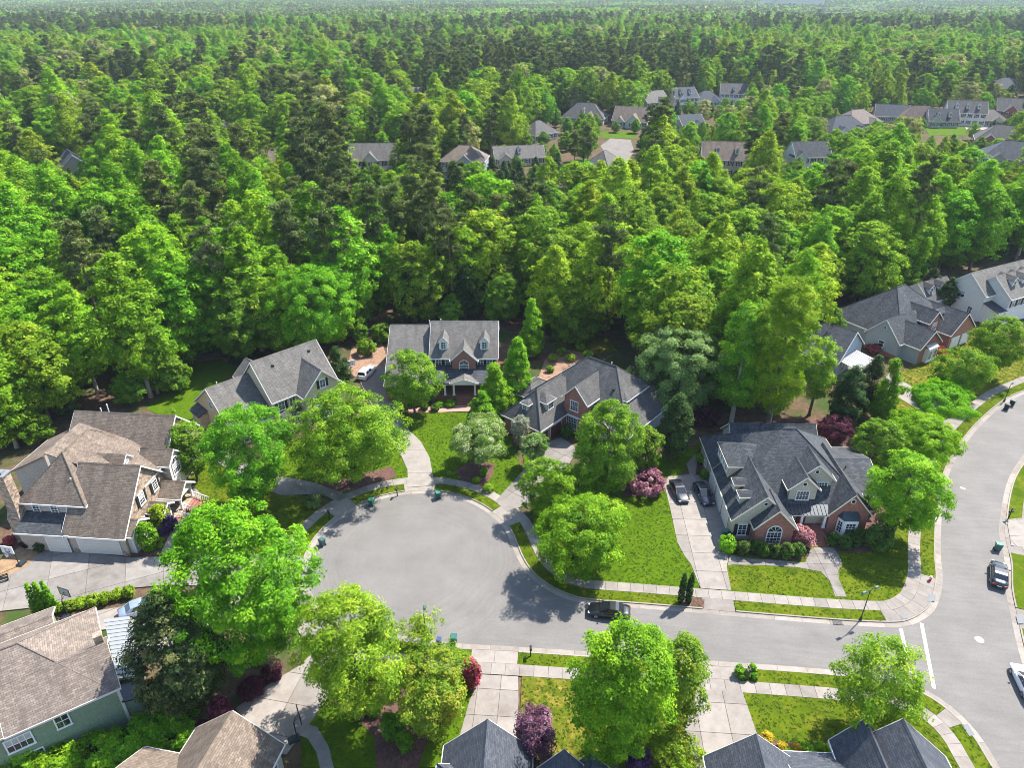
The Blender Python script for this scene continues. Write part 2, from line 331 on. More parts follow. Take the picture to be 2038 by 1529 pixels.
# foliage: dark, mid and light leaf colours as they grow
M['lf_maple'] = leaf_mat('maple_leaves', (0.0625, 0.1736, 0.0037), (0.1406, 0.3304, 0.0074), (0.3021, 0.4928, 0.0216), .38)
M['lf_oak'] = leaf_mat('oak_leaves', (0.0784, 0.1680, 0.0043), (0.1848, 0.3248, 0.0098), (0.3808, 0.4704, 0.0370), .38)
M['lf_poplar'] = leaf_mat('poplar_leaves', (0.0729, 0.1848, 0.0037), (0.1667, 0.3472, 0.0092), (0.3437, 0.4928, 0.0308), .38, .016)
M['lf_deep'] = leaf_mat('deep_green_leaves', (0.0504, 0.1288, 0.0043), (0.1120, 0.2408, 0.0092), (0.2240, 0.3472, 0.0246), .34)
M['lf_yellow'] = leaf_mat('yellow_green_leaves', (0.1232, 0.2128, 0.0037), (0.2464, 0.3752, 0.0092), (0.4480, 0.5152, 0.0370), .38)
M['lf_bronze'] = leaf_mat('bronze_green_leaves', (0.0672, 0.1400, 0.0067), (0.1512, 0.2408, 0.0112), (0.3024, 0.2912, 0.0336), .4)
M['lf_pine'] = leaf_mat('pine_needles', (0.0504, 0.0840, 0.0179), (0.1288, 0.1680, 0.0470), (0.2576, 0.2968, 0.1064), .2, .02)
M['lf_willow'] = leaf_mat('grey_green_leaves', (.085, .15, .03), (.165, .25, .06), (.29, .37, .13), .35)
M['lf_magnolia'] = leaf_mat('magnolia_leaves', (.014, .038, .007), (.038, .08, .015), (.17, .17, .05), .2, .01, .3, .012)
M['lf_dogwood'] = leaf_mat('dogwood_leaves_and_bracts', (.07, .16, .012), (.16, .28, .035), (.55, .55, .36), .35)
M['lf_cypress'] = leaf_mat('cypress_sprays', (0.0616, 0.1736, 0.0025), (0.1288, 0.3080, 0.0050), (0.2352, 0.4144, 0.0154), .25)
M['lf_lime'] = leaf_mat('lime_leaves', (0.0857, 0.2285, 0.0030), (0.1714, 0.3713, 0.0060), (0.2923, 0.4570, 0.0185), .4)
M['lf_darkever'] = leaf_mat('dark_evergreen_leaves', (.014, .042, .007), (.034, .08, .014), (.075, .14, .03), .2, .02)
M['lf_plum'] = leaf_mat('plum_leaves', (.07, .02, .045), (.18, .075, .125), (.36, .21, .27), .35, .015)
M['lf_loro'] = leaf_mat('purple_loropetalum_leaves', (.17, .05, .075), (.33, .135, .17), (.50, .27, .29), .3, .015)
M['lf_wine'] = leaf_mat('wine_red_leaves', (.03, .006, .014), (.07, .014, .03), (.16, .04, .06), .3, .015)
M['lf_violet'] = leaf_mat('violet_shrub_leaves', (.03, .012, .05), (.08, .035, .12), (.20, .11, .28), .3, .015)
M['lf_box'] = leaf_mat('boxwood_leaves', (.03, .07, .008), (.065, .13, .014), (.12, .20, .025), .25)
M['lf_gold'] = leaf_mat('golden_leaves', (.30, .19, .008), (.50, .34, .015), (.65, .48, .05), .35)
M['lf_azalea'] = leaf_mat('azalea_flowers', (.06, .09, .02), (.36, .03, .06), (.55, .08, .12), .3, .015)
M['lf_pale'] = leaf_mat('silvery_leaves', (.13, .16, .09), (.26, .28, .19), (.45, .44, .36), .3, .015)
M['lf_flower'] = leaf_mat('cream_flowering_leaves', (0.134, 0.190, 0.045), (0.314, 0.325, 0.101), (0.560, 0.482, 0.246), .35)
# ---------------------------------------------------------------- ground, road, pavements
def struct(o, label=None): o['kind'] = 'structure'; return o
def catmull(pts, step=.6):
    pts = [np.array(p, float) for p in pts]; P_ = [2*pts[0]-pts[1]] + pts + [2*pts[-1]-pts[-2]]; out = []
    for i in range(1, len(P_) - 2):
        p0, p1, p2, p3 = P_[i-1:i+3]; n = max(2, int(np.linalg.norm(p2 - p1) / step))
        for k in range(n):
            t = k / n
            out.append(.5*((2*p1)+(-p0+p2)*t+(2*p0-5*p1+4*p2-p3)*t*t+(-p0+3*p1-3*p2+p3)*t**3))
    out.append(pts[-1]); return np.array(out)
class Edge:
    """a road edge; offsets go to its left (away from the asphalt)"""
    def __init__(s, pts):
        s.p = catmull(pts); d = np.gradient(s.p, axis=0); d /= np.linalg.norm(d, axis=1)[:, None]
        for _ in range(3):
            d[1:-1] = (d[:-2] + d[1:-1] * 2 + d[2:]); d /= np.linalg.norm(d, axis=1)[:, None]
        s.n = np.stack([-d[:, 1], d[:, 0]], 1)
        s.s = np.concatenate([[0], np.cumsum(np.linalg.norm(np.diff(s.p, axis=0), axis=1))]); s.L = s.s[-1]
    def at(s, t, off):
        x = np.interp(t, s.s, s.p[:, 0]); y = np.interp(t, s.s, s.p[:, 1]); a = np.interp(t, s.s, s.n[:, 0]); b = np.interp(t, s.s, s.n[:, 1])
        l = math.hypot(a, b); return (x + a / l * off, y + b / l * off)
    def near(s, q): return float(s.s[np.argmin(((s.p - np.array(q)) ** 2).sum(1))])
    def strip(s, t0, t1, o0, o1, step=.8):
        n = max(2, int((t1 - t0) / step) + 1); ts = np.linspace(t0, t1, n)
        return [s.at(t, o0) for t in ts] + [s.at(t, o1) for t in reversed(ts)]
    def solid(s, t0, t1, o0, o1, z0, z1, m=None, step=.8, zb=-.05):
        """strip solid whose top goes from z0 (inner) to z1 (outer)"""
        m = m or MB(); n = max(2, int((t1 - t0) / step) + 1); ts = np.linspace(t0, t1, n); v = []; f = []
        for t in ts:
            a, b = s.at(t, o0), s.at(t, o1); v += [(*a, zb), (*a, z0), (*b, z1), (*b, zb)]
        for i in range(n - 1):
            k = i * 4
            for j in range(3): f.append((k+j, k+4+j, k+5+j, k+1+j))
        f += [(0, 1, 2, 3), tuple(4*(n-1) + q for q in (3, 2, 1, 0))]
        return m.add(v, f)
circ = [(-12.63 + 12.5 * math.cos(math.radians(a)), 66.82 + 12.5 * math.sin(math.radians(a))) for a in range(-100, -326, -9)]
reverse = [G(*p) for p in [(1003, 1052), (1018, 1084), (1031, 1115), (1052, 1146), (1087, 1174), (1130, 1194), (1175, 1204)]]
main_pts = [(43.6, 30), (44.3, 37), (44.4, 40.1), (44.37, 42.5), (43.6, 45.1), (41.9, 47.4), (39.0, 48.9), (33.2, 49.9), (20.2, 51.1), (7.1, 52.3), (-.3, 52.9), (-6, 53.3), (-10.2, 54.0)] \
    + circ[1:] + reverse + [(15.5, 58.15), (21.7, 57.45), (30.5, 56.45), (38, 55.7), (42.8, 55.5)] + [G(1821, 1243), G(1850, 1226), G(1866, 1205)] \
    + [(51.5, 62.5), (53.9, 67.5), (59.1, 77), (61.5, 80.8), (67.3, 88.2), (75.6, 96.7), (84, 103.8), (89.4, 107.2), (100, 112.5), (120, 119.5), (150, 126)]
east_pts = [(150, 118.5), (125, 113), (105, 106), (92, 99.7), (84, 94.3), (77.8, 88.9), (72.8, 84), (69.2, 79.6), (65.8, 74.8), (63.3, 71), (61, 66), (58.4, 61.6), (56.4, 57.3), (54.1, 52.1), (52.4, 47), (51.5, 41), (51, 30)]
ED, EE = Edge(main_pts), Edge(east_pts)
b = MB(); R_ = 9000.0
b.add([(-R_, -300, 0), (R_, -300, 0), (R_, 12000, 0), (-R_, 12000, 0)], [(0, 1, 2, 3)])
struct(b.build('ground', M['litter']))
b = MB(); b.poly([tuple(p) for p in ED.p] + [tuple(p) for p in EE.p], -.05, .02)
struct(b.build('road', M['asphalt']))
def S(px, py): return ED.near(G(px, py))
# driveway mouths along the kerb: (from, to)
mouths = [(S(1462, 1322), S(1392, 1316)), (S(1031, 1288), S(945, 1284)), (S(700, 1262), S(640, 1222)), (S(628, 1190), S(617, 1120)), (S(668, 1030), S(708, 1002)), (S(810, 986), S(863, 986)), (S(978, 1016), S(1006, 1048)), (S(1400, 1222), S(1462, 1228))]
mouths = [(min(a, c), max(a, c)) for a, c in mouths]
pads = [(S(1885, 1402), S(1930, 1446)), (S(1768, 1249), S(1874, 1160))]
pads = [(min(a, c), max(a, c)) for a, c in pads]
END = ED.near((100, 112.5)); VERGES = []
E_ramp = [(EE.near(G(1990, 1040)), EE.near(G(1997, 1100))), (EE.near(G(2008, 1208)), EE.near(G(2016, 1245)))]
def segs(L0, L1, cuts):
    out = []; a = L0
    for c, d in sorted(cuts):
        if c > a: out.append((a, c))
        a = max(a, d)
    if a < L1: out.append((a, L1))
    return out
def pieces(edge, parent, name, t0, t1, o0, o1, z0, z1, mat, size, gap=.035):
    n = max(1, round((t1 - t0) / size)); d = (t1 - t0) / n
    for i in range(n):
        edge.solid(t0 + i*d + gap/2, t0 + (i+1)*d - gap/2, o0, o1, z0, z1, None, .75, .0).build(name, mat, parent)
for edge, name, L0, L1, mth, pds in ((ED, 'west', ED.near((44.3, 33)), END, mouths, pads), (EE, 'east', EE.near((105, 106)), EE.L - 3, E_ramp, [])):
    g = struct(edge.solid(L0, L1, -.02, .66, .012, .012).build('gutter', M['joint']))
    pieces(edge, g, 'gutter_slab', L0, L1, 0, .64, .026, .04, M['kerb'], 3.0, .025)
    for a, c in segs(L0, L1, mth):
        k = struct(edge.solid(a, c, .65, .81, .15, .155).build('kerb', M['kerb']))
    for a, c in segs(L0, L1, mth + pds):
        if edge is ED: VERGES.append((a, c))
        struct(edge.solid(a, c, .815, 2.33, .125, .13).build('verge', M['grass'] if edge is EE or a > 90 or a < 60 else M['grass_lush']))
    sw = struct(edge.solid(L0, L1, 2.34, 3.78, .10, .10).build('sidewalk', M['joint']))
    for i, (a, c) in enumerate(segs(L0, L1, [])):
        pieces(edge, sw, 'slab', a, c, 2.36, 3.76, .14, .145, M['concrete'], 1.5)
    for a, c in mth:
        ap = struct(edge.solid(a + .02, c - .02, .66, 2.33, .03, .10).build('apron', M['joint']))
        pieces(edge, ap, 'slab', a + .03, c - .03, .67, 2.34, .045, .14, M['concrete'], 2.6)
    for a, c in pds:
        ap = struct(edge.solid(a + .02, c - .02, .83, 2.33, .10, .10).build('corner_pavement', M['joint']))
        pieces(edge, ap, 'slab', a + .03, c - .03, .83, 2.34, .138, .14, M['concrete'], 2.2)
# painted lines, manhole, grates and tactile pads
def flat_quad(name, px4, z, mat, h=.004):
    m = MB(); m.poly([G(*p, z) for p in px4], z, z + h); return m.build(name, mat)
def bar_line(name, a, c, w, z, mat, h=.004):
    a, c = Vector(G(*a, z)), Vector(G(*c, z)); d = (c - a).normalized(); n = Vector((-d.y, d.x)) * w / 2
    m = MB(); m.poly([tuple(a - n), tuple(c - n), tuple(c + n), tuple(a + n)], z, z + h); return m.build(name, mat)
struct(bar_line('stop_line', (1834, 1241), (1859, 1371), .34, .022, M['paint']))
struct(bar_line('crossing_line', (1793, 1252), (1801, 1289), .34, .022, M['paint']))
struct(bar_line('crossing_line', (1801, 1289), (1813, 1340), .34, .022, M['paint']))
struct(bar_line('reflective_marker', (1911, 970), (1921, 974), .35, .022, M['paint']))
def disc(name, c, r, z, mat, label, cat):
    m = MB(); m.lathe([(r, z - .03), (r, z), (r * .93, z + .008), (r * .55, z + .008), (r * .5, z + .003), (.02, z + .003)], 20)
    o = m.build(name, mat, None, False, (*c, 0)); tag(o, label, cat); return o
disc('manhole_cover', G(1949, 1274), .45, .03, M['paint'], 'round pale manhole cover in the street junction', 'manhole cover')
def grate(t, edge, label):
    x, y = edge.at(t, .34); x2, y2 = edge.at(t + .3, .34); rz = math.atan2(y2 - y, x2 - x)
    r = empty('storm_drain', (x, y, .03), rz, label, 'storm drain')
    MB().box(-.55, .55, -.3, .3, -.02, .012).build('pit', M['black'], r)
    for i in range(7): MB().box(-.5 + i*.15, -.42 + i*.15, -.29, .29, .012, .035).build('bar', M['iron'], r)
    MB().box(-.6, .6, .3, .36, 0, .05).build('frame', M['iron'], r); MB().box(-.6, .6, -.36, -.3, 0, .05).build('frame', M['iron'], r)
grate(S(1669, 1246), ED, 'iron storm drain grate in the gutter by the street lamp corner')
for q, (p4, lab) in enumerate([([(1846, 1198), (1861, 1197), (1862, 1185), (1848, 1182)], 'grey tactile pad beside the fire hydrant corner of the sidewalk'),
        ([(1791, 1224), (1797, 1233), (1810, 1231), (1804, 1222)], 'grey tactile pad on the kerb ramp by the crossing line'),
        ([(1914, 1443), (1926, 1442), (1940, 1464), (1929, 1466)], 'grey tactile pad on the sidewalk south of the stop line'),
        ([(2022, 1226), (2034, 1227), (2038, 1242), (2026, 1242)], 'grey tactile pad across the street from the fire hydrant')]):
    r = flat_quad('tactile_pad', p4, .148, M['tactile'], .012); tag(r, lab, 'tactile pad')
# lawns, beds and drives
AREAS = []
def area(name, pts, mat, z0, z1, world=False):
    AREAS.append((name, [p if world else G(*p) for p in pts], z1))
    m = MB(); m.poly([p if world else G(*p) for p in pts], z0, z1); return struct(m.build(name, mat))
def along(t0, t1, off, step=1.5, edge=None):
    edge = edge or ED; n = max(2, int(abs(t1 - t0) / step)); return [edge.at(t, off) for t in np.linspace(t0, t1, n)]
def lot(name, t0, t1, back, mat, z=.11, edge=None): return area(name, along(t0, t1, 3.0, edge=edge) + [G(*p) for p in back], mat, -.02, z, True)
lot('lawn', S(1438, 1226), S(1874, 1090), [(1800, 960), (1700, 880), (1420, 870), (1400, 960)], M['grass'])
lot('lawn', S(1030, 1110), S(1400, 1222), [(1345, 960), (1420, 860), (1330, 905), (1230, 960), (1040, 905)], M['grass_lush'])
lot('lawn', S(855, 986), S(985, 1020), [(1040, 940), (1010, 850), (970, 822), (800, 822), (830, 880)], M['grass_lush'])
lot('lawn', S(690, 1012), S(815, 986), [(800, 850), (690, 830), (560, 890), (560, 960)], M['grass_lush'])
lot('lawn', S(618, 1120), S(680, 1022), [(560, 975), (440, 930), (330, 860), (330, 940), (400, 1000), (520, 1110)], M['grass'], .112)
lot('lawn', S(1040, 1290), S(1400, 1316), [(1385, 1380), (1380, 1529), (1030, 1529)], M['grass_dry'])
lot('lawn', S(640, 1230), S(950, 1284), [(925, 1529), (600, 1529), (600, 1330)], M['grass_lush'], .114)
lot('lawn', ED.near((44.3, 33)), S(1462, 1322), [(1500, 1470), (1560, 1560)], M['grass'], .112)
lot('lawn', ED.near((62, 81.5)), ED.near((100, 112.5)), [(1960, 640), (1830, 720), (1760, 760), (1740, 860)], M['grass_dry'])
lot('lawn', EE.near((105, 106)), EE.L - 3, [(2300, 1529), (2400, 700)], M['grass'], .11, EE)
area('back_lawn', [(290, 815), (345, 770), (350, 725), (440, 715), (475, 735), (395, 800), (400, 845), (340, 835)], M['grass_lush'], -.02, .05)
area('back_yard', [(1090, 690), (1180, 640), (1230, 700), (1180, 705)], M['grass_dry'], -.02, .05)
area('mulch_bed', [(1438, 1085), (1470, 1106), (1530, 1114), (1590, 1118), (1612, 1105), (1606, 1080), (1570, 1078), (1470, 1062)], M['mulch'], -.02, .128)
area('mulch_bed', [(1640, 1062), (1650, 1098), (1690, 1102), (1735, 1100), (1757, 1088), (1775, 1060), (1760, 1010), (1715, 1020), (1712, 1048)], M['mulch'], -.02, .128)
area('mulch_bed', [(1350, 1206), (1400, 1212), (1402, 1196), (1375, 1188), (1352, 1192)], M['mulch'], -.02, .15)
area('mulch_bed', [(1508, 1462), (1545, 1478), (1600, 1482), (1665, 1478), (1670, 1510), (1560, 1520), (1515, 1500)], M['mulch'], -.02, .128)
area('mulch_bed', [(640, 1390), (700, 1360), (800, 1370), (890, 1420), (850, 1480), (830, 1535), (750, 1535), (745, 1470), (700, 1420)], M['mulch'], -.02, .13)
area('mulch_bed', [(905, 935), (950, 918), (985, 925), (980, 950), (960, 972), (920, 962)], M['mulch'], -.02, .13)
area('mulch_bed', [(640, 960), (720, 945), (780, 930), (790, 950), (740, 972), (660, 985)], M['mulch'], -.02, .13)
area('mulch_bed', [(262, 1108), (290, 1060), (320, 1010), (355, 1040), (350, 1075), (320, 1108)], M['mulch'], -.02, .13)
area('mulch_bed', [(1240, 990), (1300, 990), (1320, 960), (1300, 925), (1230, 930)], M['mulch'], -.02, .13)
area('mulch_bed', [(1330, 905), (1420, 860), (1560, 835), (1660, 840), (1740, 900), (1760, 950), (1720, 930), (1600, 842), (1440, 842), (1380, 890)], M['mulch'], -.02, .13)
area('bare_soil', [(690, 745), (700, 690), (760, 680), (775, 730), (750, 760)], M['straw'], -.02, .045)
area('bare_soil', [(1065, 770), (1085, 715), (1130, 690), (1190, 700), (1140, 725), (1090, 765)], M['straw'], -.02, .045)
area('bare_soil', [(0, 1155), (0, 1118), (40, 1090), (95, 1098), (60, 1130)], M['earth'], -.02, .125)
area('bare_soil', [(340, 760), (350, 700), (470, 690), (455, 720), (380, 745)], M['straw'], -.02, .04)
def clip(poly, nx, ny, d):
    """keep nx*x+ny*y<=d"""
    out = []
    for i in range(len(poly)):
        a, c = poly[i], poly[(i+1) % len(poly)]; fa, fc = nx*a[0]+ny*a[1]-d, nx*c[0]+ny*c[1]-d
        if fa <= 0: out.append(a)
        if (fa < 0 < fc) or (fc < 0 < fa):
            t = fa / (fa - fc); out.append((a[0]+(c[0]-a[0])*t, a[1]+(c[1]-a[1])*t))
    return out
def parea(p): return abs(sum(p[i][0]*p[(i+1)%len(p)][1]-p[(i+1)%len(p)][0]*p[i][1] for i in range(len(p)))) / 2
def paving(name, px, ang, sx, sy, mat, z=.145, gap=.04, off=(0, 0)):
    pts = [G(*p) for p in px]; base = area(name, pts, M['joint'], -.02, z - .03, True)
    a = math.radians(ang); ux, uy = math.cos(a), math.sin(a)
    us = [p[0]*ux+p[1]*uy for p in pts]; vs2 = [-p[0]*uy+p[1]*ux for p in pts]
    i = math.floor((min(us) - off[0]) / sx)
    while off[0] + i*sx < max(us):
        u0, u1 = off[0] + i*sx + gap/2, off[0] + (i+1)*sx - gap/2; c = clip(clip(pts, ux, uy, u1), -ux, -uy, -u0)
        j = math.floor((min(vs2) - off[1]) / sy)
        while len(c) > 2 and off[1] + j*sy < max(vs2):
            v0, v1 = off[1] + j*sy + gap/2, off[1] + (j+1)*sy - gap/2; q = clip(clip(c, -uy, ux, v1), uy, -ux, -v0)
            if len(q) > 2 and parea(q) > .08:
                MB().poly(q, .0, z).build('slab', mat, base)
            j += 1
        i += 1
    return base
paving('driveway', [(1322, 966), (1330, 950), (1375, 946), (1405, 950), (1424, 905), (1442, 960), (1466, 1066), (1452, 1092), (1446, 1131), (1455, 1177), (1394, 1173), (1375, 1125), (1362, 1108), (1348, 1082), (1335, 1020)], -3, 3.1, 3.2, M['concrete'], .146, .05, (25.2, 1.2))
paving('front_walk', [(1448, 1128), (1458, 1126), (1530, 1128), (1585, 1131), (1633, 1140), (1651, 1159), (1662, 1189), (1685, 1191), (1669, 1155), (1668, 1138), (1676, 1124), (1669, 1107), (1658, 1092), (1615, 1092), (1602, 1122), (1544, 1117), (1492, 1114), (1452, 1106)], -2, 1.7, 1.8, M['concrete_grey'], .142)
paving('driveway', [(957, 1345), (934, 1399), (914, 1470), (900, 1530), (1024, 1530), (1026, 1471), (1032, 1399), (1031, 1349)], -4, 2.3, 3.0, M['concrete'], .146, .05, (-4.5, 2.2))
paving('driveway', [(1386, 1374), (1477, 1379), (1512, 1480), (1540, 1560), (1390, 1560), (1362, 1450)], -4, 2.9, 3.3, M['concrete'], .146, .05, (.4, 1.0))
paving('driveway', [(94, 1092), (260, 1112), (317, 1110), (334, 1122), (460, 1105), (600, 1108), (612, 1130), (615, 1170), (480, 1170), (336, 1166), (268, 1172), (176, 1191), (53, 1213), (-60, 1225), (-60, 1170), (0, 1155), (53, 1130)], 24, 4.2, 4.2, M['concrete_grey'], .146, .05)
paving('driveway', [(113, 1240), (135, 1228), (235, 1211), (340, 1195), (460, 1185), (622, 1186), (626, 1200), (480, 1225), (420, 1260), (330, 1300), (262, 1290), (240, 1252), (185, 1258), (130, 1264)], 34, 3.5, 3.5, M['concrete'], .147, .05)
paving('driveway', [(470, 1412), (550, 1355), (600, 1325), (660, 1262), (690, 1278), (672, 1360), (625, 1432), (570, 1505), (545, 1500), (500, 1462)], -11, 3.4, 3.4, M['concrete'], .147, .05)
paving('garden_walk', [(598, 1440), (632, 1450), (655, 1490), (668, 1545), (640, 1545), (630, 1500), (612, 1472), (585, 1462)], -11, 30, 30, M['concrete_grey'], .143)
paving('driveway', [(674, 1000), (640, 985), (560, 988), (480, 955), (410, 905), (375, 860), (395, 838), (425, 880), (480, 920), (560, 950), (625, 962), (698, 990)], 20, 4.0, 40, M['concrete_grey'], .146, .05)
paving('driveway', [(812, 972), (812, 957), (811, 936), (797, 905), (770, 870), (735, 800), (712, 752), (735, 725), (775, 735), (778, 790), (800, 840), (814, 857), (838, 881), (855, 912), (862, 950), (861, 968)], 90, 6.0, 60, M['concrete'], .146, .04)
paving('driveway', [(985, 1000), (1012, 1022), (1060, 1000), (1130, 930), (1150, 895), (1117, 872), (1095, 880), (1040, 940)], 49, 4.0, 4.0, M['concrete_grey'], .146, .05)
paving('brick_walk', [(812, 824), (933, 820), (942, 812), (936, 805), (900, 806), (850, 812), (812, 815)], 0, 60, 60, M['brick_pave'], .14)
paving('garden_walk', [(330, 1010), (352, 985), (385, 968), (400, 985), (400, 1010), (378, 1040), (358, 1062), (345, 1100), (325, 1110), (322, 1100), (348, 1045), (352, 1022), (338, 1030)], 0, 30, 30, M['concrete'], .142)
paving('driveway', [(1770, 745), (1850, 792), (1905, 832), (1880, 850), (1800, 800), (1745, 765)], 30, 3.3, 3.3, M['concrete'], .146, .05)
paving('driveway', [(2003, 1036), (2060, 1030), (2200, 1040), (2200, 1100), (2060, 1094), (2012, 1088)], 0, 3.2, 3.2, M['concrete'], .146, .05)
paving('back_walk', [(1372, 946), (1366, 925), (1384, 905), (1405, 900), (1405, 910), (1388, 918), (1384, 946)], 0, 30, 30, M['concrete'], .14)
# the streets and drives seen between the far trees
area('street', [(600, 455), (760, 440), (990, 415), (1020, 430), (990, 475), (760, 500), (600, 500)], M['asphalt'], -.02, .03)
area('street', [(1195, 290), (1215, 275), (1255, 278), (1262, 300), (1245, 330), (1215, 318)], M['concrete_grey'], -.02, .03)
area('street', [(985, 268), (1010, 262), (1050, 266), (1010, 272)], M['concrete_grey'], -.02, .03)
area('far_lawn', [(1190, 262), (1262, 262), (1268, 276), (1200, 274)], M['grass_lush'], -.02, .06)
area('far_lawn', [(990, 276), (1060, 270), (1050, 290), (985, 300)], M['grass'], -.02, .06)
area('far_lawn', [(1840, 252), (1920, 252), (1930, 268), (1850, 270)], M['grass_lush'], -.02, .06)
area('street', [(1850, 244), (2038, 250), (2038, 258), (1900, 258)], M['concrete'], -.02, .03)
# ---------------------------------------------------------------- houses
_eps = [0]
FACE = {'-y': 0.0, '+x': math.pi / 2, '+y': math.pi, '-x': -math.pi / 2}
def wallmat(wm, side): return wm.get(side, wm['all']) if isinstance(wm, dict) else wm
def block(r, x0, x1, y0, y1, ze, roof, t, rm, wm, tm='trim', z0=0.0, oh=.4, ohr=.3, cap=True):
    """one mass of a house: four walls from z0 to the eave ze and its roof"""
    _eps[0] += 1; e = (_eps[0] % 11) * .004
    x0 -= e; x1 += e; y0 -= e; y1 += e; ze += e * .7; th = .17
    names = list({wallmat(wm, s) for s in FACE}); mats = [M[n] for n in names]
    mi = {s: names.index(wallmat(wm, s)) for s in FACE}
    w = MB(); xm, ym = (x0 + x1) / 2, (y0 + y1) / 2; hx, hy = (x1 - x0) / 2, (y1 - y0) / 2
    zt = {k: ze for k in ('a', 'b', 'c', 'd')}           # corners (x0,y0) (x1,y0) (x1,y1) (x0,y1)
    if roof == 'sy+': zt['c'] = zt['d'] = ze + t * (y1 - y0)
    if roof == 'sx-': zt['a'] = zt['d'] = ze + t * (x1 - x0)
    if roof == 'sx+': zt['b'] = zt['c'] = ze + t * (x1 - x0)
    A = {'a': (x0, y0), 'b': (x1, y0), 'c': (x1, y1), 'd': (x0, y1)}
    for p, q, s in (('a', 'b', '-y'), ('b', 'c', '+x'), ('c', 'd', '+y'), ('d', 'a', '-x')):
        w.add([(*A[p], z0), (*A[q], z0), (*A[q], zt[q]), (*A[p], zt[p])], [(0, 1, 2, 3)], mi[s])
    if roof == 'gx':
        for x, s in ((x0, '-x'), (x1, '+x')):
            w.add([(x, y1, ze), (x, y0, ze), (x, ym, ze + t * hy)], [(0, 1, 2) if s == '-x' else (1, 0, 2)], mi[s])
    if roof == 'gy':
        for y, s in ((y0, '-y'), (y1, '+y')):
            w.add([(x0, y, ze), (x1, y, ze), (xm, y, ze + t * hx)], [(0, 1, 2) if s == '-y' else (1, 0, 2)], mi[s])
    w.build('wall', mats, r)
    k = MB(); tr = MB(); cp = MB(); R_ = M[rm]
    if roof in ('gx', 'gy'):
        ax = roof[1]; lo, hi, a, b2 = (y0, y1, x0, x1) if ax == 'x' else (x0, x1, y0, y1)
        m_ = (lo + hi) / 2; pk = ze + t * (hi - lo) / 2; el = ze - t * oh
        k.prism([(lo - oh, el), (m_, pk), (hi + oh, el), (hi + oh, el + th), (m_, pk + th), (lo - oh, el + th)], a - ohr, b2 + ohr, ax)
        for q, sg in ((a - ohr, -1), (b2 + ohr, 1)):
            sec = [(lo - oh - .02, el - .09), (m_, pk - .09), (hi + oh + .02, el - .09), (hi + oh + .02, el + th - .02), (m_, pk + th - .02), (lo - oh - .02, el + th - .02)]
            tr.prism(sec, min(q, q + sg * .05), max(q, q + sg * .05), ax)
        for q, sg in ((lo - oh, -1), (hi + oh, 1)):
            c0, c1 = sorted((q, q + sg * .07))
            (tr.box(a - ohr, b2 + ohr, c0, c1, el - .07, el + th - .03) if ax == 'x' else tr.box(c0, c1, a - ohr, b2 + ohr, el - .07, el + th - .03))
        cp.prism([(m_ - .16, pk + th - .16 * t + .025), (m_ + .16, pk + th - .16 * t + .025), (m_, pk + th + .05)], a - ohr, b2 + ohr, ax)
    elif roof == 'hip':
        X0, X1, Y0, Y1 = x0 - oh, x1 + oh, y0 - oh, y1 + oh; el = ze - t * oh; run = min(X1 - X0, Y1 - Y0) / 2; pk = el + t * run
        if X1 - X0 >= Y1 - Y0: q0, q1 = (X0 + run, ym, pk + th), (X1 - run, ym, pk + th)
        else: q0, q1 = (xm, Y0 + run, pk + th), (xm, Y1 - run, pk + th)
        z = el + th; v = [(X0, Y0, z), (X1, Y0, z), (X1, Y1, z), (X0, Y1, z), q0, q1, (X0, Y0, el), (X1, Y0, el), (X1, Y1, el), (X0, Y1, el)]
        top = [(0, 1, 5, 4), (1, 2, 5), (2, 3, 4, 5), (3, 0, 4)] if X1 - X0 >= Y1 - Y0 else [(0, 1, 4), (1, 2, 5, 4), (2, 3, 5), (3, 0, 4, 5)]
        k.add(v, top + [(6, 9, 8, 7), (0, 6, 7, 1), (1, 7, 8, 2), (2, 8, 9, 3), (3, 9, 6, 0)])
        tr.box(X0 - .06, X1 + .06, Y0 - .06, Y0, el - .05, el + th - .02); tr.box(X0 - .06, X1 + .06, Y1, Y1 + .06, el - .05, el + th - .02)
        tr.box(X0 - .06, X0, Y0, Y1, el - .05, el + th - .02); tr.box(X1, X1 + .06, Y0, Y1, el - .05, el + th - .02)
        if (Vector(q1) - Vector(q0)).length > .3: cp.tube([q0, q1], [.11, .11], 5)
        ends = [(0, q0), (3, q0), (1, q1), (2, q1)] if X1 - X0 >= Y1 - Y0 else [(0, q0), (1, q0), (2, q1), (3, q1)]
        for i, q in ends: cp.tube([v[i], q], [.08, .08], 5)
    else:
        if roof == 'sy+':
            sec = [(y0 - oh, ze - t * oh), (y1, ze + t * (y1 - y0)), (y1, ze + t * (y1 - y0) + th), (y0 - oh, ze - t * oh + th)]; k.prism(sec, x0 - ohr, x1 + ohr, 'x')
            tr.box(x0 - ohr, x1 + ohr, y0 - oh - .06, y0 - oh, ze - t * oh - .06, ze - t * oh + th - .02)
        elif roof == 'sx-':
            sec = [(x0, ze + t * (x1 - x0)), (x1 + oh, ze - t * oh), (x1 + oh, ze - t * oh + th), (x0, ze + t * (x1 - x0) + th)]; k.prism(sec, y0 - ohr, y1 + ohr, 'y')
            tr.box(x1 + oh, x1 + oh + .06, y0 - ohr, y1 + ohr, ze - t * oh - .06, ze - t * oh + th - .02)
        else:
            sec = [(x0 - oh, ze - t * oh), (x1, ze + t * (x1 - x0)), (x1, ze + t * (x1 - x0) + th), (x0 - oh, ze - t * oh + th)]; k.prism(sec, y0 - ohr, y1 + ohr, 'y')
            tr.box(x0 - oh - .06, x0 - oh, y0 - ohr, y1 + ohr, ze - t * oh - .06, ze - t * oh + th - .02)
    ro = k.build('roof', R_, r); tr.build('eave_trim', M[tm], ro)
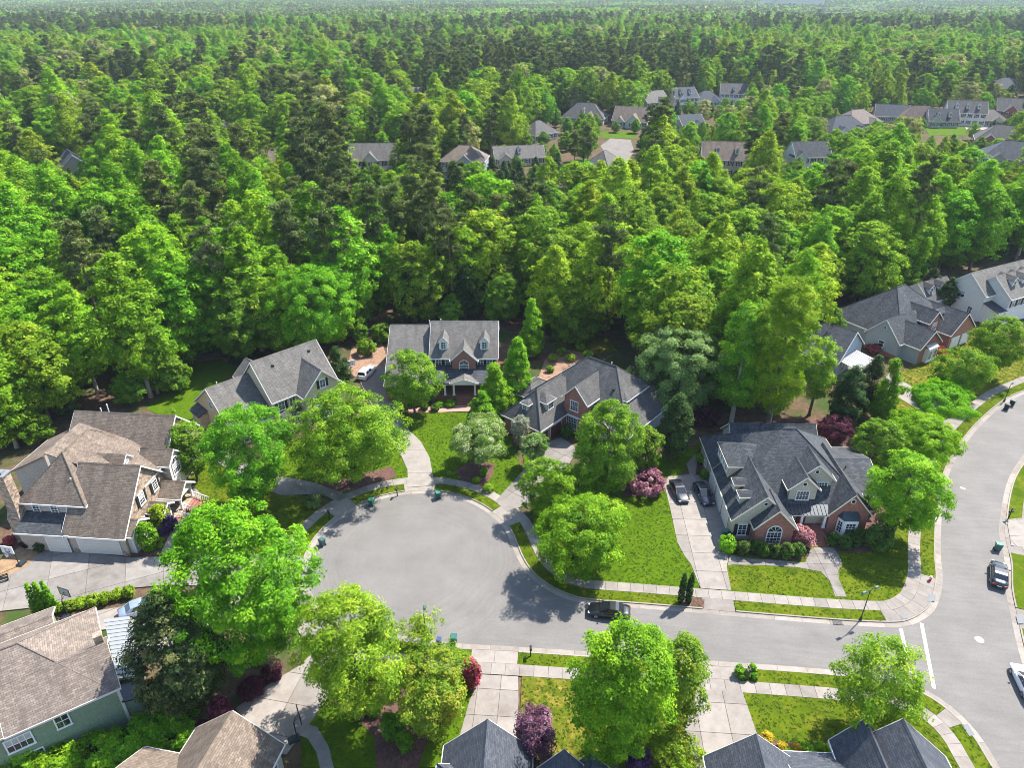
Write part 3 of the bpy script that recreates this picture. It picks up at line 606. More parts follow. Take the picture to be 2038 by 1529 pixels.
    if cap and cp.v: cp.build('ridge_cap', R_, ro)
    return ro
_wc = {}
def win_mesh(w, h, nx, ny, arch, multi):
    key = (round(w, 2), round(h, 2), nx, ny, arch, multi)
    if key in _wc: return _wc[key]
    f = MB(); c = .11
    f.box(-w/2 - c, -w/2, -.08, .02, -c, h + c); f.box(w/2, w/2 + c, -.08, .02, -c, h + c)
    f.box(-w/2, w/2, -.08, .02, h, h + c); f.box(-w/2 - c - .04, w/2 + c + .04, -.12, .02, -c - .05, 0)
    f.box(-w/2, w/2, -.055, .0, h/2 - .035, h/2 + .035)
    for i in range(1, nx): f.box(-w/2 + w*i/nx - .022, -w/2 + w*i/nx + .022, -.052, 0, 0, h)
    for i in range(1, ny):
        if abs(i / ny - .5) > .01: f.box(-w/2, w/2, -.051, 0, h*i/ny - .02, h*i/ny + .02)
    if arch:
        n = 9; R0, R1 = w/2, w/2 + c
        for i in range(n):
            a0, a1 = math.pi*i/n, math.pi*(i+1)/n
            q = [(R0*math.cos(a0), R0*math.sin(a0)), (R1*math.cos(a0), R1*math.sin(a0)), (R1*math.cos(a1), R1*math.sin(a1)), (R0*math.cos(a1), R0*math.sin(a1))]
            f.prism([(p, h + c + zz) for p, zz in q], -.08, .02, 'y')
        for a in (.25, .5, .75):
            f.prism([(-.02 + 0, h + c), (.02, h + c), (R0*math.cos(math.pi*a) + .02, h + c + R0*math.sin(math.pi*a)), (R0*math.cos(math.pi*a) - .02, h + c + R0*math.sin(math.pi*a))], -.055, 0, 'y')
    g = []
    lo = MB().box(-w/2, w/2, -.032, -.006, 0, h/2); hi = MB().box(-w/2, w/2, -.032, -.006, h/2, h); g = [lo, hi]
    if arch: g.append(MB().prism([(w/2*math.cos(math.pi*i/10), h + c + w/2*math.sin(math.pi*i/10)) for i in range(11)], -.032, -.006, 'y'))
    if multi:
        for q in g: f.add(q.v, q.f, 1)
        _wc[key] = (f.mesh('window', [M['trim'], M['glass']]), [])
    else: _wc[key] = (f.mesh('window', M['trim']), [(q.mesh('pane', M['glass']), q.mesh('pane', M['blind'])) for q in g])
    return _wc[key]
_sh = {}
_rw = random.Random(4)
def window(r, x, y, z, face='-y', w=1.0, h=1.5, nx=2, ny=4, shut=False, arch=False, sub=False, blind=None):
    me, panes = win_mesh(w, h, nx, ny, arch, sub)
    o = inst('window', me, r, (x, y, z), FACE[face])
    bl = (_rw.random() < .3) if blind is None else blind
    for i, (p, pb) in enumerate(panes): inst('pane', pb if bl and i == 1 else p, o)
    if shut:
        k = (round(h, 2), round(w, 2))
        if k not in _sh:
            s_ = MB().box(-.2, .2, -.06, .0, -.05, h + .08)
            for j in range(int(h / .14)): s_.box(-.16, .16, -.075, -.055, .02 + j*.14, .09 + j*.14)
            _sh[k] = s_.mesh('shutter', M['shutter'])
        for sg in (-1, 1): inst('shutter', _sh[k], o, (sg * (w/2 + .34), 0, 0))
    return o
def dormer(r, x, y, z, face, w, h, d, rm, wm, t=1.0, kind='gable', win=(.8, 1.1), arch=False, tm='trim'):
    """dormer facing 'face' with its sill line at z; its roof runs d back into the slope"""
    b = MB().box(-w/2, w/2, 0, d, -.9, h)
    if kind == 'gable': b.add([(-w/2, 0, h), (w/2, 0, h), (0, 0, h + t*w/2)], [(0, 1, 2)])
    o = b.build('dormer', M[wm], r, False, (x, y, z), FACE[face]); k = MB(); tr = MB(); oh, th = .18, .12
    if kind == 'gable':
        el, pk = h - t*oh, h + t*w/2
        k.prism([(-w/2 - oh, el), (0, pk), (w/2 + oh, el), (w/2 + oh, el + th), (0, pk + th), (-w/2 - oh, el + th)], -.22, d, 'y')
        tr.prism([(-w/2 - oh - .02, el - .06), (0, pk - .06), (w/2 + oh + .02, el - .06), (w/2 + oh + .02, el + th - .02), (0, pk + th - .02), (-w/2 - oh - .02, el + th - .02)], -.27, -.22, 'y')
    elif kind == 'hip':
        el = h - .02; pk = el + t*(w/2 + oh); q = w/2 + oh
        k.add([(-q, -oh, el), (q, -oh, el), (q, d, el), (-q, d, el), (0, q - oh, pk), (0, d, pk), (-q, -oh, el - th), (q, -oh, el - th), (q, d, el - th), (-q, d, el - th)],
              [(0, 1, 4), (1, 2, 5, 4), (3, 0, 4, 5), (2, 3, 5), (6, 9, 8, 7), (0, 6, 7, 1), (1, 7, 8, 2), (3, 9, 6, 0)])
        tr.box(-q - .05, q + .05, -oh - .05, -oh, el - th - .03, el - .02); tr.box(-q - .05, -q, -oh, d, el - th - .03, el - .02); tr.box(q, q + .05, -oh, d, el - th - .03, el - .02)
    k.build('dormer_roof', M[rm], o); tr.build('dormer_trim', M[tm], o)
    n = 1 if w < 2.6 else max(2, int(w / 1.3))
    for i in range(n):
        window(o, (i - (n - 1)/2) * (win[0] + .35), -.005, (h - win[1])/2 + .02, '-y', win[0], win[1], 2, 4, False, arch, True)
    return o
def garage_door(r, x, y, face, w, h, mat='garage_white', z=.12):
    o = MB().box(-w/2 - .12, w/2 + .12, -.05, .02, 0, h + .12).build('garage_door', M['trim'], r, False, (x, y, z), FACE[face])
    for i in range(4):
        p = MB().box(-w/2, w/2, -.085, -.04, h*i/4 + .012, h*(i+1)/4 - .012)
        n = max(3, int(w / .6))
        for j in range(n): p.box(-w/2 + w*(j+.14)/n, -w/2 + w*(j+.86)/n, -.1, -.08, h*i/4 + .1, h*(i+1)/4 - .1)
        p.build('panel', M[mat], o)
    return o
def steps(r, x, y, face, w, n, rise, run, mat='brick_dark', name='step'):
    """flight going down from (y) outwards"""
    o = empty('steps', (x, y, 0), FACE[face]); o.parent = r
    for i in range(n):
        MB().box(-w/2, w/2, -(n - i)*run, 0, i*rise, (i+1)*rise - .008).build(name, M[mat], o)
    return o
def column(r, x, y, z0, z1, rad=.16, mat='white'):
    m = MB(); m.taper((x, y), (rad*1.35,)*2, (rad*1.35,)*2, z0, z0 + .14); m.taper((x, y), (rad, rad), (rad*.85, rad*.85), z0 + .14, z1 - .14); m.taper((x, y), (rad*1.3,)*2, (rad*1.4,)*2, z1 - .14, z1)
    return m.build('column', M[mat], r)
def box_part(r, name, x0, x1, y0, y1, z0, z1, mat): return MB().box(x0, x1, y0, y1, z0, z1).build(name, M[mat], r)
def vent_pipe(r, x, y, z, h=.6, mat='metal_dark'): return MB().tube([(x, y, z), (x, y, z + h)], [.07, .07], 7).lathe([(.1, z + h - .1), (.1, z + h), (.05, z + h + .05)], 7, 0, (x, y)).build('vent_pipe', M[mat], r)
def gable_vent(r, x, y, z, face, rad=.3):
    m = MB(); n = 14
    m.prism([(rad*math.cos(2*math.pi*i/n), rad*math.sin(2*math.pi*i/n)) for i in range(n)], -.06, .01, 'y')
    o = m.build('gable_vent', M['trim'], r, False, (x, y, z), FACE[face])
    MB().prism([(rad*.72*math.cos(2*math.pi*i/n), rad*.72*math.sin(2*math.pi*i/n)) for i in range(n)], -.075, -.055, 'y').build('louvre', M['black'], o)
def seam_roof(r, x0, x1, y0, y1, zlo, zhi, face, mat, n):
    """standing seam roof of n panels falling towards 'face' ('-y' or '+x')"""
    o = empty('metal_roof'); o.parent = r
    for i in range(n):
        m = MB()
        if face == '-y':
            a, b2 = x0 + (x1-x0)*i/n, x0 + (x1-x0)*(i+1)/n
            m.prism([(y0, zlo), (y1, zhi), (y1, zhi + .06), (y0, zlo + .06)], a + .012, b2 - .012, 'x')
            m.prism([(y0, zlo + .06), (y1, zhi + .06), (y1, zhi + .13), (y0, zlo + .13)], a - .02, a + .03, 'x')
        else:
            a, b2 = y0 + (y1-y0)*i/n, y0 + (y1-y0)*(i+1)/n
            m.prism([(x0, zhi), (x1, zlo), (x1, zlo + .06), (x0, zhi + .06)], a + .012, b2 - .012, 'y')
            m.prism([(x0, zhi + .06), (x1, zlo + .06), (x1, zlo + .13), (x0, zhi + .13)], a - .02, a + .03, 'y')
        m.build('roof_panel', M[mat], o)
    return o
def roof_vents(h, pts):
    for x, y, z in pts: MB().taper((0, 0), (.2, .2), (.16, .16), -.25, .16).taper((0, 0), (.24, .24), (.2, .2), .16, .22).build('roof_vent', M['metal_dark'], h, False, (x, y, z))
def house(label, x, y, deg): return empty('house', (x, y, 0), math.radians(deg), label, 'house')
# --- E: cream and brick house on the corner lot
h = house('brick and cream house with charcoal roof, twin front dormers and bay window on corner lot', 37, 76, -1)
CR = {'all': 'sid_cream'}; RC = 'roof_charcoal'
block(h, -8.8, 9, -4, 12, 3.6, 'hip', .83, RC, 'sid_cream', 'trim_cream')
block(h, -8.85, -1.8, -6.3, 4, 3.6, 'gy', .97, RC, 'sid_cream', 'trim_cream')
block(h, -6.4, -1.75, -7.7, -4, 3.5, 'gy', 1.07, RC, {'all': 'brick'}, 'trim_cream')
block(h, 3.7, 8.6, -5, 6, 3.6, 'gy', 1.18, RC, {'all': 'brick'}, 'trim_cream')
block(h, -5, 7, 9, 15, 3.3, 'gx', .9, RC, 'sid_cream', 'trim_cream')
block(h, 7, 12, -.8, 10, 3.2, 'gx', .34, RC, 'brick', 'trim_cream')
block(h, -1.3, 2.1, -3.3, 4, 6.2, 'gy', .95, RC, 'sid_cream', 'trim_cream', 3.6)
block(h, .1, 4.4, -1.9, 4.5, 6.7, 'gy', .95, RC, 'sid_cream', 'trim_cream', 3.6)
seam_roof(h, -1.75, 3.68, -5.3, -1.6, 3.25, 4.75, '-y', 'metal_dark', 11)
box_part(h, 'porch_floor', -1.78, 3.68, -5.0, -3.9, 0, .92, 'brick_dark'); box_part(h, 'porch_beam', -1.7, 3.66, -5.1, -4.85, 2.95, 3.24, 'trim')
for x in (-1.35, .35, 3.3): column(h, x, -4.8, .92, 2.95)
steps(h, 2.1, -5.0, '-y', 1.9, 6, .15, .42)
for sx in (1.0, 3.2): box_part(h, 'cheek_wall', sx - .14, sx + .14, -7.4, -5.02, 0, .62, 'brick_dark')
box_part(h, 'door', .0, 1.2, -4.06, -3.98, .92, 3.1, 'door_wood')
dormer(h, -8.0, -4.2, 4.8, '-x', 1.3, 1.0, 3.2, RC, 'sid_cream', .6, 'hip', (.55, .8), False, 'trim_cream')
dormer(h, -8.0, -1.6, 4.8, '-x', 1.3, 1.0, 3.2, RC, 'sid_cream', .6, 'hip', (.55, .8), False, 'trim_cream')
dormer(h, -8.1, 3.7, 4.8, '-x', 5.6, 1.6, 6, RC, 'sid_cream', .55, 'hip', (.8, 1.1), False, 'trim_cream')
window(h, -7.62, -6.36, .95, '-y', .95, 1.6, 2, 4, True); window(h, -4.07, -7.76, .8, '-y', 1.7, 1.75, 4, 4, False, True, False, False)
window(h, .4, -3.36, 4.35, '-y', 1.5, 1.25, 4, 4); window(h, 3.2, -1.96, 4.75, '-y', 1.4, 1.25, 4, 4)
gable_vent(h, .4, -3.36, 6.75, '-y', .34); gable_vent(h, 2.25, -1.96, 7.7, '-y', .32); gable_vent(h, -5.3, -6.36, 5.9, '-y'); gable_vent(h, 6.15, -5.06, 5.4, '-y', .34)
bay = MB(); bay.prism([(4.9, -5.0), (7.4, -5.0), (6.95, -5.95), (5.35, -5.95)], 0, 1, 'x')
bm = MB(); bm.add([(4.8, -5.05, .25), (5.3, -6.0, .25), (7.0, -6.0, .25), (7.5, -5.05, .25), (4.8, -5.05, 3.0), (5.3, -6.0, 3.0), (7.0, -6.0, 3.0), (7.5, -5.05, 3.0)], [(0, 1, 5, 4), (1, 2, 6, 5), (2, 3, 7, 6), (4, 5, 6, 7), (3, 2, 1, 0)])
by = bm.build('bay', M['white'], h)
MB().add([(4.7, -5.05, 3.0), (5.2, -6.1, 3.0), (7.1, -6.1, 3.0), (7.6, -5.05, 3.0), (5.2, -5.05, 3.75), (7.1, -5.05, 3.75)], [(0, 1, 4), (1, 2, 5, 4), (2, 3, 5), (3, 2, 1, 0)]).build('bay_roof', M['copper'], by)
window(by, 6.15, -6.0, .95, '-y', 1.15, 1.6, 3, 4, False, False, True)
ww = window(by, 5.06, -5.52, .95, '-y', .6, 1.6, 2, 4, False, False, True); ww.rotation_euler = (0, 0, -math.atan2(.95, .5))
ww = window(by, 7.24, -5.52, .95, '-y', .6, 1.6, 2, 4, False, False, True); ww.rotation_euler = (0, 0, math.atan2(.95, .5))
for yy, w in ((-3.0, 2.7), (.4, 2.7), (4.0, 2.7)): garage_door(h, -8.92, yy, '-x', w, 2.2)
window(h, -8.92, 8.5, 1.2, '-x', .9, 1.4)
vent_pipe(h, -2.5, 7.5, 8.2, 1.0, 'black'); vent_pipe(h, 8.4, 3, 4.6, .5); vent_pipe(h, -6.9, -4.9, 5.3, .35)
# --- C: brick house facing the turning circle
h = house('red brick house with two white dormers, porch columns and brick steps facing the cul-de-sac', -8.3, 108.7, 0)
block(h, -5.6, 5.6, 0, 11, 6.6, 'gx', .74, 'roof_pale', 'brick_dark')
block(h, -13, -5.7, -3.9, 17, 3.3, 'gx', .59, 'roof_pale', 'brick_dark')
block(h, -11.6, -6.6, -4.9, 2, 3.2, 'gy', .8, 'roof_pale', 'brick_dark')
block(h, -1.95, 2.1, -1.0, 3, 6.6, 'gy', .98, 'roof_pale', 'brick', 'trim', 3.8)
MB().prism([(-4.3, 3.55), (0, 4.95), (0, 5.1), (-4.3, 3.72)], -5.75, 5.75, 'x').build('porch_roof', M['roof_charcoal'], h)
block(h, -1.9, 2.3, -4.35, -2.6, 3.75, 'gy', .34, 'roof_pale', 'white', 'trim', 3.45, .25, .15)
box_part(h, 'porch_floor', -5.6, 5.6, -3.9, -.01, 0, 1.2, 'brick_dark'); box_part(h, 'porch_beam', -5.55, 5.55, -4.1, -3.85, 3.3, 3.56, 'trim')
for x in (-5.3, -3.1, -1.6, 2.0, 3.7, 5.3): column(h, x, -3.8, 1.2, 3.3, .17)
steps(h, .2, -3.9, '-y', 3.0, 6, .19, .26)
d = box_part(h, 'door', -.75, .95, -.08, .02, 1.2, 3.4, 'black'); box_part(d, 'door_frame', -1.0, 1.2, -.05, .03, 1.2, 3.55, 'trim')
for x in (-3.5, 3.55): dormer(h, x, 1.0, 7.5, '-y', 1.5, 1.5, 4.5, 'roof_pale', 'sid_white', 1.15, 'gable', (.75, 1.2))
for x in (-4.4, -2.75, 2.85, 4.45): window(h, x, -.03, 4.95, '-y', .85, 1.4, 2, 4, True, False, False, False)
window(h, .07, -1.03, 4.6, '-y', 1.5, .95, 4, 3, False, True, False, False)
for x in (-4.4, -2.7, 3.6): window(h, x, -.03, 1.5, '-y', .95, 1.7)
for x in (-10.4, -7.8): window(h, x, -4.95, 1.0, '-y', 1.1, 1.7)
window(h, -13.03, 2, 1.2, '-x', 1.0, 1.5); vent_pipe(h, -6.4, 7.0, 9.2, 1.1, 'trim'); vent_pipe(h, -4.3, 6.5, 9.9, .9, 'trim')
# --- D: brick house with hipped roofs set at an angle
h = house('red brick house with steep hipped dark roofs and side garage between the dogwoods', 4.26, 90.43, -40)
block(h, -7.4, -.3, .4, 14, 3.4, 'hip', 1.08, 'roof_grey', 'brick'); block(h, -8.4, 10.9, 7.35, 21.3, 3.4, 'hip', .9, 'roof_grey', {'all': 'brick', '+x': 'sid_grey'})
block(h, -.6, 3.5, 7.0, 14, 6.3, 'gy', 1.1, 'roof_grey', 'brick'); block(h, 5.6, 8.9, 6.5, 10, 3.3, 'gy', .9, 'roof_grey', 'brick')
block(h, -11, -7.2, 7, 13, 3.2, 'hip', .6, 'roof_grey', 'sid_cream')
dormer(h, -4.2, 1.5, 4.3, '-y', 1.35, 1.5, 3.4, 'roof_grey', 'sid_cream', .5, 'hip', (.75, 1.25), False); dormer(h, -1.4, 4.4, 4.5, '+x', 2.2, 1.6, 3.4, 'roof_grey', 'sid_cream', .7, 'hip', (1.1, 1.2))
dormer(h, 8.1, 14.2, 5.3, '+x', 6.2, 1.3, 5.5, 'roof_grey', 'sid_cream', .5, 'hip', (.9, .8))
window(h, 1.3, 6.94, 4.2, '-y', 1.35, 1.6, 4, 4); window(h, 1.0, 6.94, .9, '-y', 1.9, 1.9, 6, 4); garage_door(h, -.24, 4.3, '+x', 2.7, 2.2, 'door_wood'); garage_door(h, -.24, 1.6, '+x', 1.6, 2.2, 'door_wood')
window(h, 7.2, 6.44, 1.0, '-y', 1.2, 1.5); window(h, 10.96, 11, 1.1, '+x', 1.0, 1.4); window(h, -5.4, .34, 1.0, '-y', 1.0, 1.4); vent_pipe(h, 2.0, 16.0, 8.4, .9, 'trim'); roof_vents(h, [(5.4, 11.6, 7.35)])
# --- B: buff house with grey gables left of the brick one
h = house('buff yellow house with grey gable roofs and black shutters behind the two front maples', -37.2, 94.39, 45)
RP = 'roof_grey'
block(h, .3, 11.4, .3, 10, 6, 'gx', 1.0, 'roof_pale', 'sid_yellow'); block(h, 4.6, 11.2, -2, 4, 6, 'gy', 1.0, 'roof_pale', 'sid_yellow')
block(h, -6.5, .3, .8, 13.5, 3.3, 'gx', .75, 'roof_pale', 'sid_yellow'); block(h, -4.6, -.6, 1.6, 6, 4.7, 'sy+', .38, 'roof_pale', 'sid_yellow', 'trim', 3)
block(h, 2, 7, 9, 17, 3.5, 'gy', .9, 'roof_pale', 'sid_yellow'); block(h, 1.2, 4.0, -1.1, .6, 3.0, 'sy+', .4, 'roof_charcoal', 'sid_sand')
window(h, 7.9, -2.06, 6.4, '-y', .9, 1.3, 2, 4, True); window(h, 6.4, -2.06, 3.6, '-y', .95, 1.5, 2, 4, True); window(h, 9.4, -2.06, 3.6, '-y', .95, 1.5, 2, 4, True)
window(h, 1.6, .24, 3.9, '-y', .95, 1.5, 2, 4, True); window(h, 3.5, .24, 3.9, '-y', .95, 1.5, 2, 4); window(h, 2.6, -1.16, .9, '-y', 2.0, 1.6, 4, 4)
window(h, 7.9, -2.06, .9, '-y', 1.8, 1.7, 4, 4); window(h, -6.56, 6.0, 1.2, '-x', 1.0, 1.5, 2, 4); window(h, -6.56, 7.2, 4.6, '-x', .9, 1.2); garage_door(h, -3.2, .74, '-y', 4.8, 2.2); vent_pipe(h, -4.5, 8.4, 7.2, .8, 'trim'); roof_vents(h, [(3.0, 3.9, 9.75), (9.6, 4.1, 9.95)])
box_part(h, 'lean_to', -7.9, -6.55, 9.5, 12.5, 0, 2.7, 'sid_yellow'); MB().prism([(-8.2, 2.55), (-6.52, 3.25), (-6.52, 3.4), (-8.2, 2.7)], 9.2, 12.8, 'y').build('lean_to_roof', M['roof_grey'], h)
# --- A: tan house with stone front, left
h = house('tan house with brown roof, stone gables, tall stone chimney and two white garage doors', -47.7, 66.9, -5)
TS = {'all': 'sid_tan', '+x': 'stone'}; RB = 'roof_brown'
block(h, -7.6, 0, 0, 12.4, 3.2, 'gx', .97, RB, TS); block(h, -10.8, -7.2, .02, 3, 3.0, 'sy+', .3, 'roof_charcoal', 'sid_tan'); block(h, -14, -5.8, 2.4, 16, 6.0, 'hip', 1.07, RB, 'sid_tan')
block(h, -12, -.4, 6.4, 13, 6.1, 'sx-', .37, RB, 'sid_tan', 'trim', 3); block(h, -14.2, -.3, 11.6, 20.6, 6.2, 'gx', .95, RB, TS)
block(h, -19, -14, 8, 15, 6.1, 'sx+', .5, RB, 'sid_tan'); block(h, -3, .9, 10.6, 13.4, 6.5, 'gx', .9, RB, {'all': 'sid_tan', '+x': 'sid_white'})
block(h, -13.7, -7.9, -.1, 2.5, 3.05, 'sy+', .42, 'roof_charcoal', 'sid_tan'); block(h, -2.5, .8, .4, 3.4, 3.1, 'gx', .7, RB, 'sid_white')
block(h, -.2, 2.9, 8.2, 11.4, 3.0, 'gx', .75, RB, 'sid_white', 'trim', 2.6); block(h, -.2, 2.2, 5.2, 7.0, 2.9, 'gx', .7, RB, 'sid_white', 'trim', 2.6)
for x, y in ((2.7, 8.4), (2.7, 11.2), (2.0, 5.4), (2.0, 6.8)): column(h, x, y, .8, 2.75, .13)
box_part(h, 'porch_floor', .05, 3.0, 5.0, 11.6, 0, .8, 'stone'); steps(h, 3.0, 9.8, '+x', 2.4, 4, .18, .4); steps(h, 3.0, 6.1, '+x', 1.6, 4, .18, .4)
for y in (8.45, 11.1, 5.2, 7.0):
    rl = MB(); rl.add([(3.0, y - .04, 1.55), (5.0, y - .04, .75), (5.0, y + .04, .75), (3.0, y + .04, 1.55), (3.0, y - .04, 1.68), (5.0, y - .04, .88), (5.0, y + .04, .88), (3.0, y + .04, 1.68)], [(0, 3, 2, 1), (4, 5, 6, 7), (0, 1, 5, 4), (1, 2, 6, 5), (2, 3, 7, 6), (3, 0, 4, 7)])
    for i in range(8): q = i / 7; rl.box(3.02 + q*1.9, 3.07 + q*1.9, y - .025, y + .025, .72 - q*.7, 1.56 - q*.8)
    rl.build('stair_rail', M['white'], h)
garage_door(h, -8.9, -.2, '-y', 2.7, 2.2); garage_door(h, -3.6, -.06, '-y', 5.3, 2.2)
for x in (-12.4, -10.0): window(h, x, 2.34, 4.0, '-y', .8, 1.4, 2, 4)
window(h, -7.6, 2.34, 4.6, '-y', 1.3, .7, 4, 2)
window(h, .06, 4.9, 4.4, '+x', .95, 1.5, 2, 4, True); window(h, .86, 1.9, .9, '+x', 1.9, 1.7, 4, 4); window(h, .06, 8.0, 4.2, '+x', .9, 1.4, 2, 4, True)
window(h, .96, 12.0, 4.3, '+x', 1.6, 1.4, 4, 4, False, True); window(h, -.24, 15.2, 4.2, '+x', .9, 1.5, 2, 4, True); window(h, -.24, 18.2, 4.2, '+x', .9, 1.5, 2, 4, True)
window(h, -.24, 15.2, 1.0, '+x', .9, 1.6, 2, 4, True); window(h, -.24, 18.2, 1.0, '+x', .9, 1.6, 2, 4, True); window(h, .06, 3.9, 1.0, '+x', .9, 1.6, 2, 4, True)
dormer(h, -3.6, 9.0, 7.4, '+x', 2.0, .5, 4.0, RB, 'sid_white', .9, 'gable', (.5, .6))
ch = MB().taper((-14.75, 1.9), (.85, .95), (.85, .95), 0, 4.0).taper((-14.75, 1.9), (.85, .95), (.62, .62), 4.0, 5.2).taper((-14.75, 1.9), (.62, .62), (.62, .62), 5.2, 10.2).build('chimney', M['stone'], h)
MB().box(-15.5, -14.0, 1.15, 2.65, 10.2, 10.36).build('chimney_cap', M['metal_pale'], ch); MB().box(-15.1, -14.4, 1.55, 2.25, 10.36, 10.7).build('flue', M['metal_pale'], ch)
vent_pipe(h, -8.0, 4.2, 7.9, .45, 'trim'); vent_pipe(h, -11.8, 19.0, 8.6, 1.5, 'trim'); vent_pipe(h, -12.6, 18.6, 8.4, 1.3, 'trim')
box_part(h, 'stone_base', -7.1, -6.35, -.16, -.01, 0, .6, 'stone'); box_part(h, 'stone_base', -.75, .12, -.16, -.01, 0, .6, 'stone')
# --- I: green house, lower left
h = house('sage green house with tan shingle roof and pale metal side porch roof', -36.3, 44.0, 34)
RT = 'roof_tan'
block(h, -24, -1.2, .1, 11.3, 5.6, 'hip', .72, RT, 'sid_green', 'trim_tan'); block(h, -9, -.5, 0, 6.4, 5.58, 'gx', .72, RT, 'sid_green', 'trim_tan')
block(h, -24, -5, 10, 16.5, 3.4, 'gx', .55, RT, 'sid_green', 'trim_tan'); block(h, -5.5, -1.5, 9.5, 13.5, 3.4, 'gx', .5, RT, 'sid_green', 'trim_tan')
seam_roof(h, -.45, 1.8, 2.4, 11.4, 2.85, 3.75, '+x', 'metal_pale', 15); box_part(h, 'porch_floor', -.45, 1.6, 2.6, 11.2, 0, .5, 'concrete')
for y in (2.7, 5.5, 8.3, 11.1): column(h, 1.5, y, .5, 2.85, .12)
block(h, -.5, 1.0, .15, 2.2, 2.7, 'sx-', .35, 'metal_dark', 'sid_green', 'trim_tan')
box_part(h, 'corner_board', -.62, -.38, -.05, .14, 0, 5.4, 'trim_tan')
for x, z, w in ((-5.2, 3.5, 1.0), (-8.6, 3.2, 1.9), (-8.3, .7, 1.9), (-12, 3.4, 1.0)): window(h, x, -.06, z, '-y', w, 1.45, 2 if w < 1.5 else 4, 2)
vent_pipe(h, -9.3, 1.6, 6.8, .35, 'trim'); box_part(h, 'rear_chimney', -1.1, -.4, 3.3, 4.0, 6.9, 9.0, 'stone')
# --- J K L: roofs along the lower edge
h = house('small gabled house with mottled brown roof beside the green hedge', -24.6, 40.0, -11)
block(h, -3.9, 3.9, -14, 0, 3.2, 'gy', .82, 'roof_brown', 'sid_sand'); block(h, -7.5, -3, -13, -2.6, 3.0, 'gx', .55, 'roof_brown', 'sid_sand'); block(h, 1.0, 5.4, -9, -2.8, 3.05, 'gx', .7, 'roof_brown', 'sid_sand'); garage_door(h, 0, .1, '+y', 4.8, 2.2); window(h, 3.96, -1.4, 1.2, '+x')
h = house('house with slate grey gables at the end of the two lane concrete driveway', -2.1, 38.5, -2)
block(h, -3.5, 3.5, -14, 0, 4.0, 'gy', .98, 'roof_slate', 'brick'); block(h, -3.9, -1.2, -9.5, -2.2, 4.6, 'hip', .7, 'roof_slate', 'brick', 'trim', 0, .3)
block(h, 3.7, 9.2, -14, -2.5, 4.0, 'gy', 1.22, 'roof_slate', 'brick'); block(h, 7.2, 10.3, -9, -1.8, 4.1, 'gy', 1.2, 'roof_slate', 'brick'); garage_door(h, 0, .06, '+y', 4.8, 2.2)
window(h, 6.4, -2.44, 1.2, '+y', 1.4, 1.6, 4, 4)
h = house('wide house with several slate grey gables beside the street corner lawn', 28, 38.4, -3)
block(h, -10.8, -3.7, -14, -1, 3.4, 'gy', .86, 'roof_slate', 'brick'); block(h, .6, 9.4, -15, 0, 3.6, 'gy', .98, 'roof_slate', 'brick'); block(h, .45, 4.4, -9, .75, 4.1, 'gy', 1.3, 'roof_slate', 'brick')
block(h, -4, 1, -11, -.35, 3.35, 'gx', .45, 'roof_slate', 'brick'); garage_door(h, -7.3, -.94, '+y', 4.8, 2.2); window(h, 6.6, .06, 1.2, '+y', 1.8, 1.6, 4, 4); window(h, 2.4, .82, 1.2, '+y', 1.4, 1.6, 4, 4)
# --- F G H: houses up the right-hand street
h = house('blue grey sided house with dark hipped roof and brick garage up the curved street', 73.05, 120.5, 32)
block(h, 1, 19.5, .2, 16, 3.5, 'hip', .82, 'roof_charcoal', 'sid_grey'); block(h, -.1, 8, 0, 6.6, 3.5, 'gx', 1.05, 'roof_charcoal', 'sid_grey')
block(h, 1.2, 7.6, -3.4, 4, 3.5, 'gy', .8, 'roof_charcoal', {'all': 'sid_grey', '-y': 'brick'}); block(h, 12, 20, -3, 6, 3.5, 'gy', .85, 'roof_charcoal', 'brick'); block(h, 8, 11.8, -.4, 6, 6.0, 'gy', .9, 'roof_charcoal', 'brick', 'trim', 0)
bb = box_part(h, 'bay', 3.0, 5.8, -4.2, -3.38, .2, 3.0, 'white'); MB().prism([(-4.4, 3.0), (-3.38, 3.5), (-3.38, 3.6), (-4.4, 3.08)], 2.8, 6.0, 'x').build('bay_roof', M['metal_pale'], bb)
for x in (3.6, 5.2): window(bb, x, -4.25, .9, '-y', .9, 1.6, 2, 4, False, False, True)
for x in (14.2, 17.8): garage_door(h, x, -3.06, '-y', 2.7, 2.2)
window(h, -.17, 3.3, 1.5, '-x', 1.0, 1.2, 1, 2); window(h, 9.9, -.46, 4.0, '-y', 1.3, 1.4, 4, 4); window(h, 9.0, -.46, 1.1, '-y', .8, 1.4); gable_vent(h, -.16, 3.3, 5.4, '-x', .3); dormer(h, 13.5, 1.5, 5.2, '-x', 1.6, .9, 3, 'roof_charcoal', 'sid_white', .8)
box_part(h, 'brick_base', -.18, -.1, -.02, 6.6, 0, .8, 'brick')
h = house('white two storey house with grey roof and row of dormers at the right edge', 98.7, 138.0, 27)
block(h, 0, 24, 0, 8.3, 6, 'gx', .85, 'roof_pale', 'sid_white'); block(h, 3, 24, -3.4, 5, 6, 'gx', .8, 'roof_pale', 'sid_white'); block(h, -7, 2, 7, 14, 3.4, 'gx', .8, 'roof_grey', 'sid_white'); block(h, .4, 2.9, -3.2, .2, 3.2, 'sy+', .3, 'roof_charcoal', 'sid_white')
for x in (6, 9.5, 13, 16.5): dormer(h, x, -1.6, 7.3, '-y', 1.4, 1.5, 3.5, 'roof_pale', 'sid_white', 1.0)
for x in (4.4, 6.4, 8.4, 10.4, 12.4, 14.4, 16.4): window(h, x, -3.46, 3.9, '-y', .9, 1.5, 2, 4, True)
for x in (-5.5, -2.0): dormer(h, x, 8.2, 4.4, '-y', 1.4, 1.3, 3, 'roof_grey', 'sid_white', 1.0)
